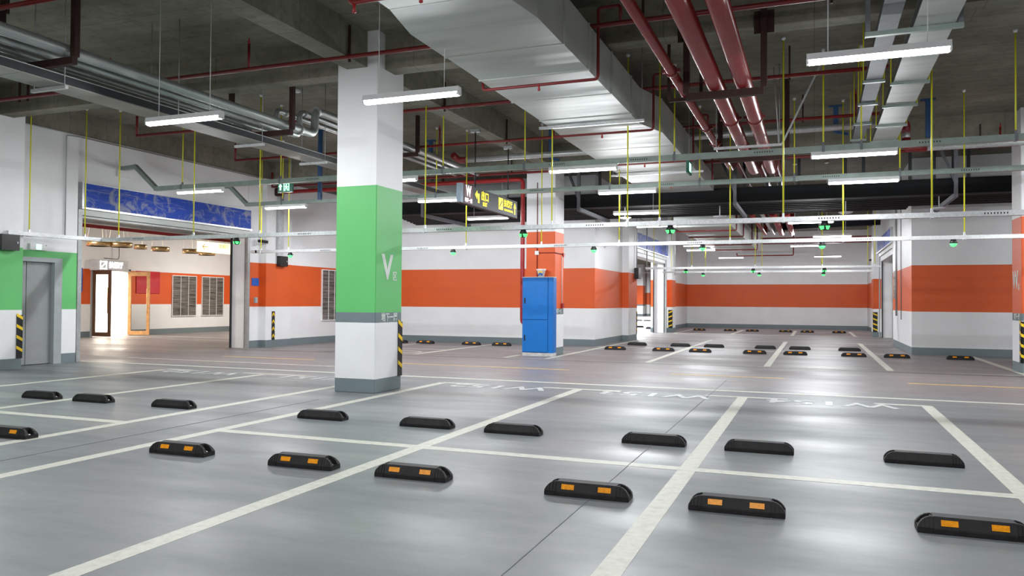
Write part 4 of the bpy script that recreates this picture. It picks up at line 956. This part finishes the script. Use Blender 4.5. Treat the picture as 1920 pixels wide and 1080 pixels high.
# wall conduits
def conduit(name, path, r, mat, label):
    o = MB().tube(path, r, 8).build(name, mat); tag(o, label, 'conduit'); return o
conduit('wall_conduit', [(-14.72, 12.25, 4.83), (-14.72, 11.9, 4.80), (-14.72, 11.9, 2.63)], .012, 'galvanised_dull', 'curved vertical conduit on the white wall above the grey door')
conduit('wall_conduit', [(-14.24, 9, 4.86), (-14.66, 10.8, 4.84), (-14.66, 18.3, 4.84)], .012, 'galvanised_dull', 'long thin conduit along the foot of the concrete beam on the left wall')
conduit('wall_conduit', [(2.4, 27.2, SLAB), (2.4, 27.2, 1.0)], .03, 'galvanised_dull', 'vertical grey pipe on the orange wall at right')
conduit('wall_conduit', [(2.44, 26.2, SLAB), (2.44, 26.2, .9)], .012, 'steel_grey', 'thin vertical conduit on the orange wall at right')
conduit('ceiling_cable', [(-7.15, -6, 5.28), (-7.15, 17, 5.28)], .008, 'galvanised_dull', 'thin straight cable under the slab beside the long beam')
conduit('wall_conduit', [(-6.3, 29.9, 4.6), (-6.3, 30.6, 4.6), (-6.2, 30.8, 4.4), (-6.2, 30.8, 2.6)], .025, 'galvanised_dull', 'bent grey conduit over the far left roller shutter')
conduit('tray_conduit', [(-6.2, 36.6, 4.2), (-6.05, 36.6, 4.2), (-6.05, 36.6, 2.65)], .03, 'galvanised', 'bent conduit on the pier right of the far left shutter')
tag(MB().box(2.44, 2.455, 27.6, 28.6, 1.55, 2.45).build('notice_board', 'louvre_slats'), 'grey notice board on the wall beside the far right doorway', 'notice board')
for i, (x, y) in enumerate(((-9.3, 6.4), (-12.3, 14.6), (-9.1, 12.2))):
    e = empty('smoke_detector', (x, y, SLAB)); MB().lathe((0,0,0), [(.03, -.06), (.06, -.045), (.065, 0)], 16).build('detector_body', 'plastic_white', e); tag(e, 'round smoke detector on the slab, ' + ('above the silver pipes', 'near the left wall', 'behind the cross beam')[i], 'smoke detector')
# ================================================================ light of the lobby and bright room
def area(name, loc, rot, sx, sy, w, col):
    L = bpy.data.lights.new(name, 'AREA'); L.shape = 'RECTANGLE'; L.size = sx; L.size_y = sy; L.energy = w; L.color = col
    o = bpy.data.objects.new(name, L); COL.objects.link(o); o.location = loc; o.rotation_euler = rot; return o
def panel(x, y, z, w, l, label, watt, col):
    e = empty('light_panel', (x, y, z)); MB().box(-w/2, w/2, -l/2, l/2, 0, .04).build('panel', 'white_enamel', e)
    a = area('panel_light', (0, 0, -.01), (0, 0, 0), w*.95, l*.95, watt, col); a.parent = e; tag(e, label, 'ceiling light')
panel(-26.5, 21.3, 2.95, 4, 5, 'bright ceiling light inside the room behind the glass doors', LOBBY_W, (1, .9, .72))
panel(-21, 15.5, 4.5, 1.2, 1.2, 'ceiling light of the lobby left of the opening', 420, (1, .93, .82))
panel(-19.5, 25.5, 4.5, 1.2, 1.2, 'ceiling light of the lobby right of the opening', 480, (1, .93, .82))
for i, (x, y) in enumerate(((-10.5, 34), (-10.5, 44), (-13, 56), (-15, 74))): panel(x, y, 4.2, 1.2, .5, 'added fill light in the hall past the far left doorway, ' + ('first', 'second', 'third', 'fourth')[i], 1300, (.95, .98, 1))  # panels added to brighten this hall, its wall and distant column
panel(4.8, 31, 4.2, 1.2, .4, 'ceiling light past the far right doorway', 90, (.95, .98, 1))
